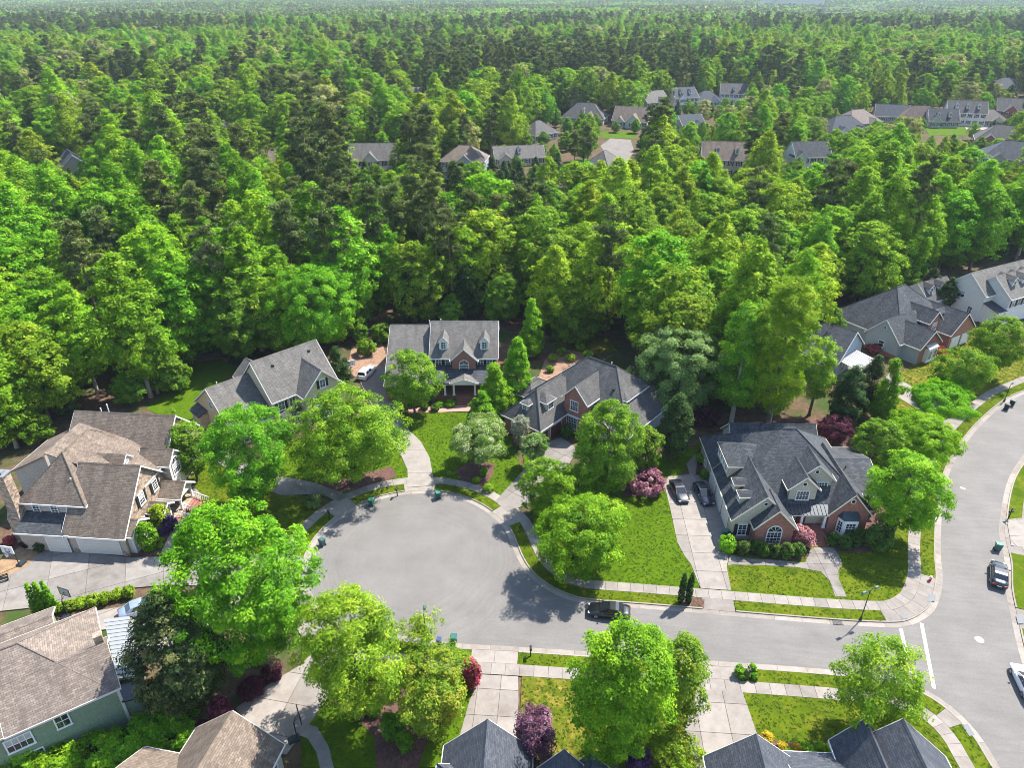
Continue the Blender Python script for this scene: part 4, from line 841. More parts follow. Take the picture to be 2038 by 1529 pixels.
window(h, -.06, 5.0, 4.0, '-x', 1.6, 1.3, 2, 2); window(h, -.06, 2.2, 1.0, '-x', .9, 1.6); window(h, 2.94, -1.8, .9, '-x', .9, 1.8)
h = house('grey roofed house with striped metal porch roof hidden among trees', 61.2, 109.8, 45)
block(h, -.5, 10.2, 3.9, 17, 3.8, 'gy', .75, 'roof_slate', 'sid_blue'); block(h, -6, 1, 6, 15, 3.5, 'gx', .7, 'roof_slate', 'sid_blue'); seam_roof(h, .2, 7.0, .2, 3.95, 2.9, 3.6, '-y', 'metal_pale', 12); box_part(h, 'porch_floor', .3, 6.9, .4, 3.9, 0, .5, 'concrete')
for x in (.5, 2.6, 4.7, 6.7): column(h, x, .5, .5, 2.9, .13)
for x in (2, 5, 8.6): window(h, x, 3.84, 1.1, '-y', 1.0, 1.5)
h = house('tan corner of a house with brown roof at the left edge', -57.5, 50.0, 34)
block(h, -10, 2.6, 0, 7, 3.2, 'gx', .6, 'roof_tan', 'sid_sand', 'trim_tan'); window(h, 2.7, 2.5, 1.2, '+x')
# --- far houses
def far_house(label, px, py, w, d, st, deg, rm, wm, gab=(), dorm=0, hip=False, t=.85, shut=True, g=None):
    x, y = G(px, py); deg *= 2.2; h = house(label, x, y, deg); ze = 3.1 * st + .2
    block(h, -w/2, w/2, 0, d, ze, 'hip' if hip else 'gx', t, rm, wm)
    for gx_, gw, gd in gab: block(h, gx_ - gw/2, gx_ + gw/2, -gd, d/2, ze - .1, 'gy', t * 1.1, rm, wm)
    for i in range(dorm): dormer(h, (i - (dorm-1)/2) * w/(dorm+.6), d*.14, ze + t*d*.14 + .7, '-y', 1.4, 1.3, 3, rm, 'sid_white', 1.0)
    n = max(2, int(w / 2.6))
    for s_ in range(st):
        for i in range(n):
            xx = -w/2 + w*(i+.5)/n; yy = -.04
            for gx_, gw, gd in gab:
                if abs(xx - gx_) < gw/2: yy = -gd - .04
            window(h, xx, yy, 1.0 + 3.1*s_, '-y', .95, 1.5, 2, 2, shut, False, True)
    for sd in (-1, 1):
        for s_ in range(st): window(h, sd*(w/2 + .05), d*.35, 1.0 + 3.1*s_, '+x' if sd > 0 else '-x', .95, 1.5, 2, 2, False, False, True)
    return h
far = [
 ('grey gabled roof house with small white front gable rising over the pines', 745, 352, 17, 10, 2, 2, 'roof_pale', 'sid_white', [(-1, 5, .8)], 0, False, .95),
 ('mauve brown roofed house with pale blue gable behind the pines', 921, 356, 16, 12, 2, -3, 'roof_brown', 'sid_blue', [(1, 6, 1.5)], 0, True, .75),
 ('long grey roofed house partly hidden by a lone pine', 1035, 330, 20, 10, 1, 4, 'roof_pale', 'sid_cream', [(-6, 5, 1.5)], 1, False, .7),
 ('small grey hipped house beside the far cul-de-sac lawn', 1088, 280, 15, 12, 1, 20, 'roof_grey', 'sid_sand', [], 0, True, .8),
 ('cream house with green grey hipped roof beyond the far cul-de-sac', 1158, 247, 22, 14, 1, -8, 'roof_grey', 'sid_sand', [(4, 6, 2)], 1, True, .9),
 ('tan house with steep front gable beside the far cul-de-sac lawn', 1252, 254, 18, 13, 1, -10, 'roof_brown', 'sid_sand', [(2, 7, 2), (-5, 4, 1)], 0, False, .9),
 ('grey roofed house in the far row, second beyond the cul-de-sac', 1308, 226, 16, 12, 2, 15, 'roof_pale', 'sid_cream', [(2, 5, 1)], 0, False, .8),
 ('white gabled house in the far row with dark dormer windows', 1365, 217, 16, 12, 2, 10, 'roof_slate', 'sid_white', [(-3, 5, 1)], 2, False, .8),
 ('mauve roofed house in the far row between two white ones', 1412, 212, 16, 12, 1, 5, 'roof_slate', 'sid_blue', [(3, 5, 1)], 0, True, .8),
 ('white house with dark dormer at the end of the far row', 1458, 208, 16, 12, 2, -5, 'roof_grey', 'sid_white', [], 1, False, .8),
 ('slate roofed cottage behind the dark magnolia', 1380, 262, 13, 10, 1, 10, 'roof_slate', 'sid_cream', [(2, 4, 1)], 0, False, .8),
 ('beige house with brown roof and twin white dormers above the near woods', 1442, 352, 18, 11, 2, -4, 'roof_brown', 'sid_cream', [], 2, False, .95),
 ('white house with plain charcoal gable roof above the near woods', 1613, 346, 14, 10, 2, 3, 'roof_charcoal', 'sid_white', [(-5.2, 4, 1)], 0, False, .9),
 ('dark hipped house with white front gables beside the tall broadleaf tree', 1690, 276, 22, 14, 1, 8, 'roof_slate', 'sid_white', [(-5, 5, 1.5), (5, 5, 2)], 0, True, .85),
 ('tan hipped roof house behind the dark hipped one', 1722, 258, 22, 14, 1, 12, 'roof_tan', 'sid_sand', [(4, 5, 1)], 0, True, .75),
 ('slate roofed house next to the tan hipped one', 1772, 244, 16, 12, 1, -8, 'roof_slate', 'sid_cream', [], 0, False, .8),
 ('red brown hipped house with cream gable on the far street', 1832, 250, 20, 13, 1, -6, 'roof_red', 'sid_cream', [(5, 6, 2)], 0, True, .85),
 ('cream house with two white dormers on the far street', 1876, 254, 14, 11, 1, -4, 'roof_charcoal', 'sid_cream', [(-4, 4.5, 1.5)], 2, False, .9),
 ('white two storey house with three dormers on the far street', 1918, 250, 18, 11, 2, -8, 'roof_grey', 'sid_white', [], 3, False, .9),
 ('small cream house beside the three dormer house', 1972, 252, 14, 12, 1, -6, 'roof_pale', 'sid_cream', [(2, 5, 1)], 0, True, .7),
 ('brick house with grey gable at the end of the far street', 2016, 246, 18, 12, 2, -8, 'roof_grey', 'brick', [(-3, 6, 1.5)], 0, False, .85),
 ('brown and grey roofed house at the right edge, upper of two', 1990, 296, 20, 14, 1, -12, 'roof_grey', 'brick', [(-5, 6, 2)], 0, True, .8),
 ('tan house with porch columns and grey roofs at the right edge', 2012, 352, 22, 14, 2, -10, 'roof_slate', 'sid_sand', [(4, 6, 2.5), (-6, 5, 1.5)], 0, True, .75),
 ('blue grey roof far off among trees at the right edge', 2010, 186, 22, 16, 1, 0, 'roof_slate', 'sid_white', [], 0, True, .7),
 ('mauve roof glimpsed between the pines and poplars', 1112, 430, 14, 12, 2, 20, 'roof_red', 'sid_cream', [], 0, True, .8),
 ('small pale roof far off in the pine woods', 826, 200, 14, 10, 1, 5, 'roof_brown', 'sid_white', [], 0, False, .8),
 ('dark blue roof in the trees at the left', 122, 372, 14, 11, 2, -25, 'roof_slate', 'sid_cream', [], 0, False, .9),
 ('small mauve roof in the dark trees at the left edge', 48, 298, 12, 10, 1, 10, 'roof_brown', 'sid_white', [], 0, True, .8),
 ('low mauve roof between the pines left of the grey gabled house', 525, 338, 16, 10, 1, 0, 'roof_brown', 'sid_white', [], 0, True, .7),
 ('pale sided house glimpsed behind the bright green cone tree', 440, 280, 14, 10, 1, 10, 'roof_slate', 'sid_blue', [], 0, False, .8),
 ('small grey roof in the trees below the far cul-de-sac', 1224, 345, 12, 10, 1, 25, 'roof_pale', 'sid_white', [], 0, True, .9)]
FAR_XY = []
for f_ in far:
    far_house(*f_); FAR_XY.append((*G(f_[1], f_[2]), f_[3], f_[4], f_[5]))
# distant warehouse on the horizon
x, y = G(1590, 20); w_ = empty('warehouse', (x, y, 0), 0, 'pinkish flat roofed building on the horizon', 'building')
box_part(w_, 'wall', -75, 75, 0, 60, 0, 42, 'sid_sand'); box_part(w_, 'roof', -76, 76, -1, 61, 42, 44, 'sid_white')
box_part(w_, 'tower', -110, -75.2, 8, 50, 0, 34, 'sid_sand'); box_part(w_, 'cornice', -75.6, 75.6, -.6, -.1, 37, 39, 'trim')
# ---------------------------------------------------------------- cars and street furniture
def loft(secs, m=0, mb=None, closed=True):
    mb = mb or MB(); n = len(secs[0]); v = [p for s_ in secs for p in s_]; f = []
    for i in range(len(secs) - 1):
        for k in range(n if closed else n - 1): f.append((i*n + k, i*n + (k+1) % n, (i+1)*n + (k+1) % n, (i+1)*n + k))
    f += [tuple(range(n - 1, -1, -1)), tuple((len(secs)-1)*n + k for k in range(n))]
    return mb.add(v, f, m)
def car(label, x, y, deg, paint_, kind='sedan', cat='car'):
    """nose towards local +x"""
    r = empty('car', (x, y, .03), math.radians(deg), label, cat)
    suv = kind == 'suv'; L, W = (4.7, 1.92) if suv else (4.75, 1.84); hw = W / 2; up = .16 if suv else 0
    # body: x, half width, sill z, shoulder z, deck z
    st = [(-L/2, hw*.80, .42, .62, .80 + up), (-L/2 + .12, hw*.92, .30, .70, .93 + up), (-L/2 + .6, hw*.99, .24, .78, .99 + up), (-.9, hw, .22, .80, .97 + up), (.2, hw, .22, .80, .95 + up), (.95, hw, .22, .78, .92 + up), (1.5, hw*.985, .24, .74, .84 + up), (2.0, hw*.93, .28, .66, .74 + up), (L/2 - .1, hw*.80, .34, .58, .62 + up*.8), (L/2, hw*.66, .40, .54, .56 + up*.7)]
    secs = []
    for X, w, a, sh, dk in st: secs.append([(X, -w*.92, a), (X, -w, a + .14), (X, -w, sh), (X, -w*.90, dk), (X, -w*.45, dk + .03), (X, w*.45, dk + .03), (X, w*.90, dk), (X, w, sh), (X, w, a + .14), (X, w*.92, a)])
    loft(secs).build('body', M[paint_], r, True)
    bz = .94 + up; tz = 1.68 if suv else 1.43
    bx0, bx1, tx0, tx1 = (-L/2 + .12, 1.05, -L/2 + .5, .25) if suv else (-1.72, 1.08, -1.05, .12)
    bw, tw = hw*.90, hw*.70
    cab = [[(bx0, -bw, bz), (bx0, bw, bz), (tx0, tw, tz - .04), (tx0, -tw, tz - .04)], [(bx0 + .5, -bw, bz), (bx0 + .5, bw, bz), (tx0 + .35, tw, tz), (tx0 + .35, -tw, tz)], [(bx1 - .55, -bw, bz), (bx1 - .55, bw, bz), (tx1 - .2, tw, tz), (tx1 - .2, -tw, tz)], [(bx1, -bw*.94, bz), (bx1, bw*.94, bz), (tx1, tw, tz - .035), (tx1, -tw, tz - .035)]]
    loft(cab).build('cabin', M[paint_], r)
    def glass(name, q, off):
        a = [Vector(p) for p in q]; n_ = (a[1] - a[0]).cross(a[3] - a[0]).normalized()
        m = MB(); m.add([p + n_*off for p in a] + [p - n_*.02 for p in a], [(0, 1, 2, 3), (4, 7, 6, 5), (0, 4, 5, 1), (1, 5, 6, 2), (2, 6, 7, 3), (3, 7, 4, 0)]); m.build(name, M['car_glass'], r)
    def lerp(a, b2, t): return tuple(a[i] + (b2[i] - a[i])*t for i in range(3))
    def inset(q, s0, s1, t0, t1): # along bottom s, up t
        bl, br, tr_, tl = q; f = lambda s_, t: lerp(lerp(bl, br, s_), lerp(tl, tr_, s_), t); return [f(s0, t0), f(s1, t0), f(s1, t1), f(s0, t1)]
    fr = [(bx1, -bw*.94, bz), (bx1, bw*.94, bz), (tx1, tw, tz - .035), (tx1, -tw, tz - .035)]; glass('windscreen', inset(fr, .05, .95, .06, .94), .012)
    re = [(bx0, bw, bz), (bx0, -bw, bz), (tx0, -tw, tz - .04), (tx0, tw, tz - .04)]; glass('rear_window', inset(re, .07, .93, .1, .92), .012)
    rgt = [(bx0 + .5, -bw, bz), (bx1 - .55, -bw, bz), (tx1 - .2, -tw, tz), (tx0 + .35, -tw, tz)]; lft = [(bx1 - .55, bw, bz), (bx0 + .5, bw, bz), (tx0 + .35, tw, tz), (tx1 - .2, tw, tz)]
    for q in (rgt, lft):
        glass('side_window', inset(q, .02, .48, .08, .88), .012); glass('side_window', inset(q, .52, .98, .08, .88), .012)
    for sx in (-1.38, 1.42):
        for sy in (-1, 1):
            w = MB(); n = 16
            w.prism([(.33*math.cos(2*math.pi*i/n), .33 + .33*math.sin(2*math.pi*i/n)) for i in range(n)], -.11, .11, 'y')
            wh = w.build('wheel', M['rubber'], r, False, (sx, sy*(hw - .10), 0))
            q = MB(); q.prism([(.21*math.cos(2*math.pi*i/n), .33 + .21*math.sin(2*math.pi*i/n)) for i in range(n)], -.015, .015, 'y'); q.build('rim', M['rim'], wh, False, (0, sy*.115, 0))
    for sy in (-1, 1):
        MB().box(-.16, .10, -.16, .16, -.05, .06).build('headlight', M['lamp_lens'], r, False, (L/2 - .16, sy*hw*.62, .60 + up*.7), -sy*.35)
        MB().box(-.06, .10, -.2, .2, -.06, .08).build('tail_light', M['tail'], r, False, (-L/2 + .03, sy*hw*.62, .74 + up))
        MB().box(-.07, .07, -.1, .1, -.06, .07).build('mirror', M[paint_], r, False, (.72, sy*(hw + .06), 1.0 + up))
    MB().box(-L/2 - .012, -L/2 + .02, -.25, .25, .5, .62).build('number_plate', M['white'], r)
    MB().box(L/2 - .04, L/2 + .012, -.45, .45, .36, .46).build('grille', M['black'], r)
    return r
x, y = G(1211, 1222); car('black sedan parked at the kerb by the cul-de-sac mouth', x, y - .1, 172, 'car_black')
x, y = G(1351, 985); car('graphite sedan on the corner lot driveway, next to the lawn', x, y, -84, 'car_graphite')
x, y = G(1399, 990); car('navy blue sedan on the corner lot driveway, next to the garage wall', x, y, -84, 'car_navy')
x, y = G(1985, 1150); car('black sedan parked at the kerb of the curved street', x, y, 60, 'car_black')
x, y = G(2040, 1368); car('white car parked by the street junction, cut by the picture edge', x, y, 78, 'car_white')
x, y = G(731, 748); car('white sport utility car parked beside the brick house garage drive', x, y, 73, 'car_white', 'suv')
x, y = G(347, 850); car('dark blue sport utility car parked behind the tan stone house', x, y, 120, 'car_blue', 'suv')
x, y = G(285, 1216); car('silver blue car half hidden under the magnolia beside the hedge', x, y, 32, 'car_silver')
def wheelie_bin(label, px, py, deg, body, lid, s=1.0):
    x, y = G(px, py); r = empty('wheeled_bin', (x, y, .03), math.radians(deg), label, 'bin', 'wheeled bins put out along the streets'); r.scale = (s, s, s)
    MB().taper((0, 0), (.25, .28), (.31, .37), .06, 1.0).taper((0, 0), (.33, .39), (.33, .39), .95, 1.0).build('body', M[body], r)
    l_ = MB(); l_.add([(-.34, -.42, 1.0), (.34, -.42, 1.0), (.34, .40, 1.0), (-.34, .40, 1.0), (-.28, -.32, 1.09), (.28, -.32, 1.09), (.28, .36, 1.12), (-.28, .36, 1.12)], [(0, 1, 5, 4), (1, 2, 6, 5), (2, 3, 7, 6), (3, 0, 4, 7), (4, 5, 6, 7), (3, 2, 1, 0)]); l_.build('lid', M[lid], r)
    MB().tube([(-.28, .46, 1.0), (.28, .46, 1.0)], [.02, .02], 6).box(-.29, -.25, .36, .47, .98, 1.02).box(.25, .29, .36, .47, .98, 1.02).build('handle', M[body], r)
    for sx in (-1, 1): MB().prism([(.3 + .13*math.cos(2*math.pi*i/12), .13 + .13*math.sin(2*math.pi*i/12)) for i in range(12)], sx*.27 - .03, sx*.27 + .03, 'x').build('wheel', M['rubber'], r)
wheelie_bin('green wheeled bin in the cul-de-sac gutter, mailbox side of the brick house drive', 740, 1006, 165, 'bin_green', 'bin_lid')
wheelie_bin('green wheeled bin in the cul-de-sac gutter, dogwood side of the brick house drive', 872, 992, 200, 'bin_green', 'bin_lid')
wheelie_bin('grey green wheeled bin in the gutter on the west side of the cul-de-sac', 642, 1086, 235, 'bin_teal', 'bin_teal')
wheelie_bin('dark green wheeled bin at the kerb beside the concrete driveway mouth', 903, 1281, -5, 'bin_teal', 'bin_green')
wheelie_bin('small blue wheeled bin at the kerb beside the dark green one', 874, 1283, -5, 'bin_blue', 'bin_blue', .75)
wheelie_bin('teal wheeled bin at a driveway mouth on the curved street', 1984, 1096, 75, 'bin_teal', 'bin_lid')
wheelie_bin('black wheeled bin on the curved street, the one nearer the verge lamp', 2013, 808, 40, 'bin_black', 'bin_teal')
wheelie_bin('black wheeled bin on the curved street, the one farther from the verge lamp', 2002, 816, 40, 'bin_black', 'bin_black')
wheelie_bin('green wheeled bin against the corner lot garage wall', 1443, 1069, 90, 'bin_green', 'bin_lid')
wheelie_bin('dark blue wheeled bin beside the green one at the corner lot garage', 1453, 1074, 90, 'bin_blue', 'bin_black')
def mailbox(label, px, py, deg, mat='black', arm=False):
    x, y = G(px, py); r = empty('mailbox', (x, y, .12), math.radians(deg), label, 'mailbox', 'mailboxes along the kerb')
    MB().box(-.06, .06, -.06, .06, -.1, 1.1).build('post', M[mat], r)
    b = MB(); sec = [(-.12, 1.1), (.12, 1.1)] + [(.12*math.cos(math.pi*i/8), 1.24 + .12*math.sin(math.pi*i/8)) for i in range(9)]; b.prism(sec, -.28, .3, 'y'); b.build('box', M[mat], r)
    MB().box(.125, .145, -.1, -.06, 1.2, 1.42).build('flag', M['red'], r); MB().box(-.03, .03, -.35, .28, 1.0, 1.06).build('bracket', M[mat], r)
    if arm: MB().box(-.05, .05, -.05, .05, 1.1, 1.75).box(-.05, .05, -.5, 0, 1.66, 1.74).build('arm', M[mat], r)
mailbox('black mailbox on the verge left of the brick house drive', 791, 988, 170)
mailbox('black mailbox on the verge west of the cul-de-sac', 656, 1035, 215)
mailbox('dark mailbox on the west sidewalk beneath the big maple', 601, 1136, 250)
mailbox('blue black mailbox at the south west of the cul-de-sac', 628, 1232, 300)
mailbox('black mailbox on the verge beside the two lane driveway', 1056, 1308, 0)
mailbox('dark mailbox among the round plants by the wide driveway', 1488, 1350, 0)
mailbox('tall arched black mailbox on the verge across the curved street', 2006, 1034, 100, 'black', True)
def lamp_post(label, px, py, hgt, deg, arms=2):
    x, y = G(px, py); r = empty('street_lamp', (x, y, .1), math.radians(deg), label, 'street lamp')
    MB().lathe([(.16, 0), (.16, .25), (.09, .5), (.06, .6), (.045, hgt)], 9).build('pole', M['metal_dark'], r)
    for sg in ((-1, 1) if arms == 2 else (1,)):
        MB().tube([(0, 0, hgt - .2), (sg*.35, 0, hgt + .1), (sg*.75, 0, hgt + .05)], [.035, .03, .03], 6).build('arm', M['metal_dark'], r)
        hd = MB().taper((sg*.95, 0), (.34, .16), (.2, .08), hgt - .02, hgt + .14).build('lamp_head', M['bin_teal'], r); MB().box(sg*.95 - .22, sg*.95 + .22, -.1, .1, hgt - .05, hgt - .022).build('lens', M['lamp_lens'], hd)
lamp_post('dark twin headed street lamp on the verge near the junction', 1712, 1236, 4.6, 25)
lamp_post('dark single headed street lamp at the mouth of the cul-de-sac', 849, 1291, 5.0, 90, 1)
lamp_post('dark short lamp post on the verge behind the black bins', 1998, 800, 3.2, 40, 1)
x, y = G(1850, 1158); r = empty('fire_hydrant', (x, y, .12), .4, 'red fire hydrant with white bonnet on the verge', 'hydrant')
MB().lathe([(.2, 0), (.2, .06), (.13, .08), (.13, .5), (.17, .52), (.17, .57)], 12).build('barrel', M['red'], r); MB().lathe([(.16, .57), (.14, .68), (.07, .76), (.04, .82)], 12).build('bonnet', M['white'], r)
for a in (0, math.pi/2, math.pi): MB().tube([(.1, 0, .42), (.23, 0, .42)], [.07, .07], 8).build('outlet', M['white'], r, False, (0, 0, 0), a)
def hoop(label, px, py, deg, board, h=3.4):
    x, y = G(px, py); r = empty('basketball_hoop', (x, y, .14), math.radians(deg), label, 'basketball hoop')
    MB().tube([(0, 0, 0), (0, 0, 2.2), (0, -.25, 2.9)], [.06, .06, .05], 8).build('pole', M['bin_black'], r); MB().taper((0, .3), (.4, .55), (.35, .4), 0, .22).build('base', M['bin_black'], r)
    bd = MB().box(-.75, .75, -.62, -.58, 2.6, 3.6).build('backboard', M[board], r)
    f = MB(); f.box(-.79, .79, -.64, -.56, 2.56, 2.61); f.box(-.79, .79, -.64, -.56, 3.59, 3.64); f.box(-.79, -.74, -.64, -.56, 2.6, 3.6); f.box(.74, .79, -.64, -.56, 2.6, 3.6); f.build('frame', M['white' if board == 'white' else 'black'], bd)
    f = MB(); f.box(-.3, .3, -.65, -.62, 2.78, 2.82); f.box(-.3, .3, -.65, -.62, 3.2, 3.24); f.box(-.3, -.26, -.65, -.62, 2.8, 3.22); f.box(.26, .3, -.65, -.62, 2.8, 3.22); f.build('target_square', M['black'], bd)
    n = 14; MB().tube([(.23*math.cos(2*math.pi*i/n), -.9 + .23*math.sin(2*math.pi*i/n), 2.72) for i in range(n + 1)], [.018]*(n + 1), 5).box(-.05, .05, -.7, -.6, 2.69, 2.75).build('rim', M['orange'], r)
    MB().lathe([(.22, 2.71), (.17, 2.5), (.13, 2.32)], 12, 0, (0, -.9)).build('net', M['white'], r)
    MB().tube([(0, -.22, 2.85), (0, -.56, 3.1)], [.035, .035], 6).tube([(0, 0, 2.4), (0, -.56, 2.7)], [.03, .03], 6).build('strut', M['bin_black'], r)
hoop('basketball hoop with white backboard beside the tan house driveway', 40, 1128, -10, 'white'); hoop('basketball hoop with clear black framed backboard by the hedge', 136, 1228, 160, 'clear')
hoop('dark basketball hoop beside the shaded driveway at the lower edge', 592, 1472, 118, 'clear'); hoop('slim basketball hoop beside the white utility car', 700, 752, 30, 'white', 3)
for px, py in ((0, 1160), (14, 1150)): pass
def bench(px, py):
    x, y = G(px, py); r = empty('bench', (x, y, .14), .5, 'small dark bench on the tan house driveway edge', 'bench')
    for i in range(4): MB().box(-.7, .7, -.2 + i*.11, -.11 + i*.11, .42, .46).build('slat', M['black'], r)
    for i in range(2): MB().box(-.7, .7, .23, .27, .56 + i*.16, .66 + i*.16).build('back_slat', M['black'], r)
    for sx in (-.6, .6): MB().box(sx - .03, sx + .03, -.18, .25, 0, .42).box(sx - .03, sx + .03, .22, .28, .4, .84).build('leg', M['black'], r)
bench(6, 1160)
# flower pots and a kettle grill along the tan house
for px, py, m, lab in ((18, 1078, 'lf_azalea', 'pot of red flowers by the stone chimney'), (52, 1082, 'lf_wine', 'pot of dark red leaves by the stone chimney'), (78, 1090, 'lf_darkever', 'dark planted tub by the stone chimney corner')): POTS = globals().get('POTS', []) + [(px, py, m, lab)]
# power line pylon far off
def pylon(px, py, h, lab):
    x, y = G(px, py); r = empty('pylon', (x, y, 0), .3, lab, 'pylon', 'pylons of the far power line'); b = 4.5
    legs = MB()
    for sx in (-1, 1):
        for sy in (-1, 1): MB().tube([(sx*b, sy*b, 0), (sx*1.2, sy*1.2, h*.7), (sx*.7, sy*.7, h)], [.28, .22, .18], 5).build('leg', M['metal_pale'], r)
    for z, w in ((.68, 9), (.82, 8), (.95, 6.5)): MB().tube([(-w, 0, h*z), (w, 0, h*z)], [.22, .22], 5).build('cross_arm', M['metal_pale'], r)
    for i in range(6):
        z0, z1 = h*.7*i/6, h*.7*(i+1)/6; w0, w1 = b - (b-1.2)*i/6, b - (b-1.2)*(i+1)/6; MB().tube([(-w0, -w0, z0), (w1, -w1, z1)], [.22, .22], 4).tube([(w0, -w0, z0), (-w1, -w1, z1)], [.22, .22], 4).build('brace', M['metal_pale'], r)
    return x, y
p1 = pylon(1630, 72, 46, 'pale lattice pylon rising from the far pine woods, nearer one'); p2 = pylon(1745, 46, 46, 'pale lattice pylon rising from the far pine woods, farther one')
for o_, z in ((-9, .68), (9, .68), (-8, .82), (8, .82)):
    m = MB(); pts = []
    for i in range(13):
        t = i / 12; pts.append((p1[0] + (p2[0]-p1[0])*t + o_, p1[1] + (p2[1]-p1[1])*t, 46*z - 12*t*(1-t)*1.4))
    tag(m.tube(pts, [.11]*13, 4).build('power_line', M['metal_pale']), 'power line wire strung between the far pylons', 'power line', 'wires of the far power line')
# ---------------------------------------------------------------- vegetation
def leaf_mesh(name, P_, N_, size, tint, mats, asp=.55, wood=None, mat_idx=None, rng=None):
    n = len(P_); rnd = rng.normal(size=(n, 3)); t = np.cross(N_, rnd); t /= np.linalg.norm(t, axis=1)[:, None] + 1e-9; bt = np.cross(N_, t)
    s = size[:, None]; dr = N_ * s * .18
    V = np.stack([P_ - t*s*.8 - bt*s*asp + dr, P_ - t*s*.8 + bt*s*asp + dr, P_ + t*s], 1).reshape(-1, 3)
    wv = np.array(wood.v, float).reshape(-1, 3) if wood else np.zeros((0, 3)); wf = wood.f if wood else []
    V = np.concatenate([V, wv]); me = bpy.data.meshes.new(name)
    li = np.concatenate([np.arange(n*3)] + [np.array(f) + n*3 for f in wf]).astype(np.int32)
    lt = np.array([3]*n + [len(f) for f in wf], dtype=np.int32); ls = np.concatenate([[0], np.cumsum(lt)[:-1]]).astype(np.int32)
    me.vertices.add(len(V)); me.vertices.foreach_set('co', V.astype(np.float32).ravel())
    me.loops.add(len(li)); me.loops.foreach_set('vertex_index', li)
    me.polygons.add(len(lt)); me.polygons.foreach_set('loop_start', ls); me.polygons.foreach_set('loop_total', lt)
    for m in mats: me.materials.append(m)
    if wood or mat_idx is not None:
        mi = np.zeros(len(lt), dtype=np.int32)
        if mat_idx is not None: mi[:n] = mat_idx
        if wood: mi[n:] = len(mats) - 1
        me.polygons.foreach_set('material_index', mi)
    a = me.attributes.new('tint', 'FLOAT', 'FACE'); tt = np.zeros(len(lt), dtype=np.float32); tt[:n] = tint; a.data.foreach_set('value', tt)
    me.update(calc_edges=True); return me
PROF = {'round': lambda t: np.sqrt(np.clip(1 - (2*t - 1)**2, 0, 1)) ** .85, 'ovoid': lambda t: np.clip(np.sin(np.pi * np.clip(t, 0, 1) ** .72), 0, 1) ** .8,
        'tall': lambda t: np.clip(1 - np.abs(2*t - .85) ** 2.6 / 1.45, 0, 1) ** .7, 'cone': lambda t: np.clip(1.02 - t, 0, 1) ** .8 * np.clip(t * 8, .35, 1),
        'dome': lambda t: np.sqrt(np.clip(1 - t ** 2.2, 0, 1)), 'spread': lambda t: np.clip(np.sin(np.pi * np.clip(t, 0, 1) ** 1.5), 0, 1) ** .75}
def crown(rng, r, b, z0, prof='round', leaf=.3, cover=2.6, rc=None, shell=.28, nmax=26000, flat=.75, lob=.16):
    """leaf positions, normals, sizes and tints of a crown of radius r and height 2b from z0, plus clump centres"""
    A = 4 * math.pi * ((r*r + 2*r*b) / 3); rc = rc or max(.28, min(1.0, .11 * (r + b) / 2 + .25)); n = min(nmax, int(A * cover / (leaf*leaf*.36)))
    leaf = max(leaf, math.sqrt(A * cover / (n * .36)))
    nc = max(24, int(A / (rc*rc*2.0))); f = PROF[prof]; ph = rng.uniform(0, 6.28, 4)
    t = rng.uniform(0, 1, nc*6); t = t[rng.uniform(0, 1, nc*6) < f(t) * .9 + .1][:nc]; nc = len(t)
    ang = rng.uniform(0, 2*np.pi, nc); rad = f(t) * (1 + lob*np.sin(2*ang + ph[0] + 2*t) + lob*.7*np.sin(5*ang + ph[1] + 6*t) + lob*.6*np.sin(9*ang + ph[2] - 9*t)) 
    fr = 1 - np.abs(rng.normal(0, shell, nc)); fr = np.clip(fr, .15, 1.02)
    top = np.clip((t - .8) / .2, 0, 1); fr = fr * (1 - top) + np.sqrt(rng.uniform(0, 1, nc)) * top
    C = np.stack([np.cos(ang)*rad*fr*(r - rc*.85), np.sin(ang)*rad*fr*(r - rc*.85), z0 + rc*.6 + t*(2*b - rc*1.35)], 1)
    cr = rc * rng.uniform(.65, 1.3, nc); k = rng.integers(0, nc, n)
    d = rng.normal(size=(n, 3)); d /= np.linalg.norm(d, axis=1)[:, None]
    ctr = np.array([0, 0, z0 + b*.7]); o = C[k] - ctr; o /= np.linalg.norm(o, axis=1)[:, None] + 1e-6
    d = d + o*.45 + np.array([0, 0, .35]); d /= np.linalg.norm(d, axis=1)[:, None]
    P_ = C[k] + d * (cr[k] * rng.uniform(.45, 1.08, n))[:, None] * np.array([1, 1, flat])
    N_ = d*.5 + o*.5 + np.array([0, 0, .42]) + rng.normal(size=(n, 3))*.36; N_ /= np.linalg.norm(N_, axis=1)[:, None]
    ct = rng.normal(.47, .2, nc); tint = np.clip(ct[k] + rng.normal(0, .22, n), 0, 1)
    return P_, N_, leaf * (.26 + .62*rng.uniform(0, 1, n)**1.5), tint, C
def woody(rng, h, r0, C, zc, n_limb=8, n=7, lean=.25):
    m = MB(); bx, by = rng.normal(0, lean, 2); zt = h*.86
    pts = [(bx*t*t, by*t*t, zt*t - .3*(1 - t)) for t in (0, .06, .3, .6, 1)]; m.tube(pts, [r0*1.35, r0, r0*.8, r0*.5, r0*.12], n)
    if len(C):
        for i in rng.choice(len(C), min(n_limb, len(C)), replace=False):
            e = C[i]; zs = max(zc*.7, min(zt*.92, e[2] - .55*math.hypot(e[0], e[1]))); t = zs / zt; s_ = np.array([bx*t*t, by*t*t, zs]); q = s_ + (e - s_)*.5 + np.array([0, 0, .15])
            rr = r0 * (1 - t*.75) * .55; m.tube([s_, q, e], [rr, rr*.65, rr*.15], 5, 0, False)
    return m
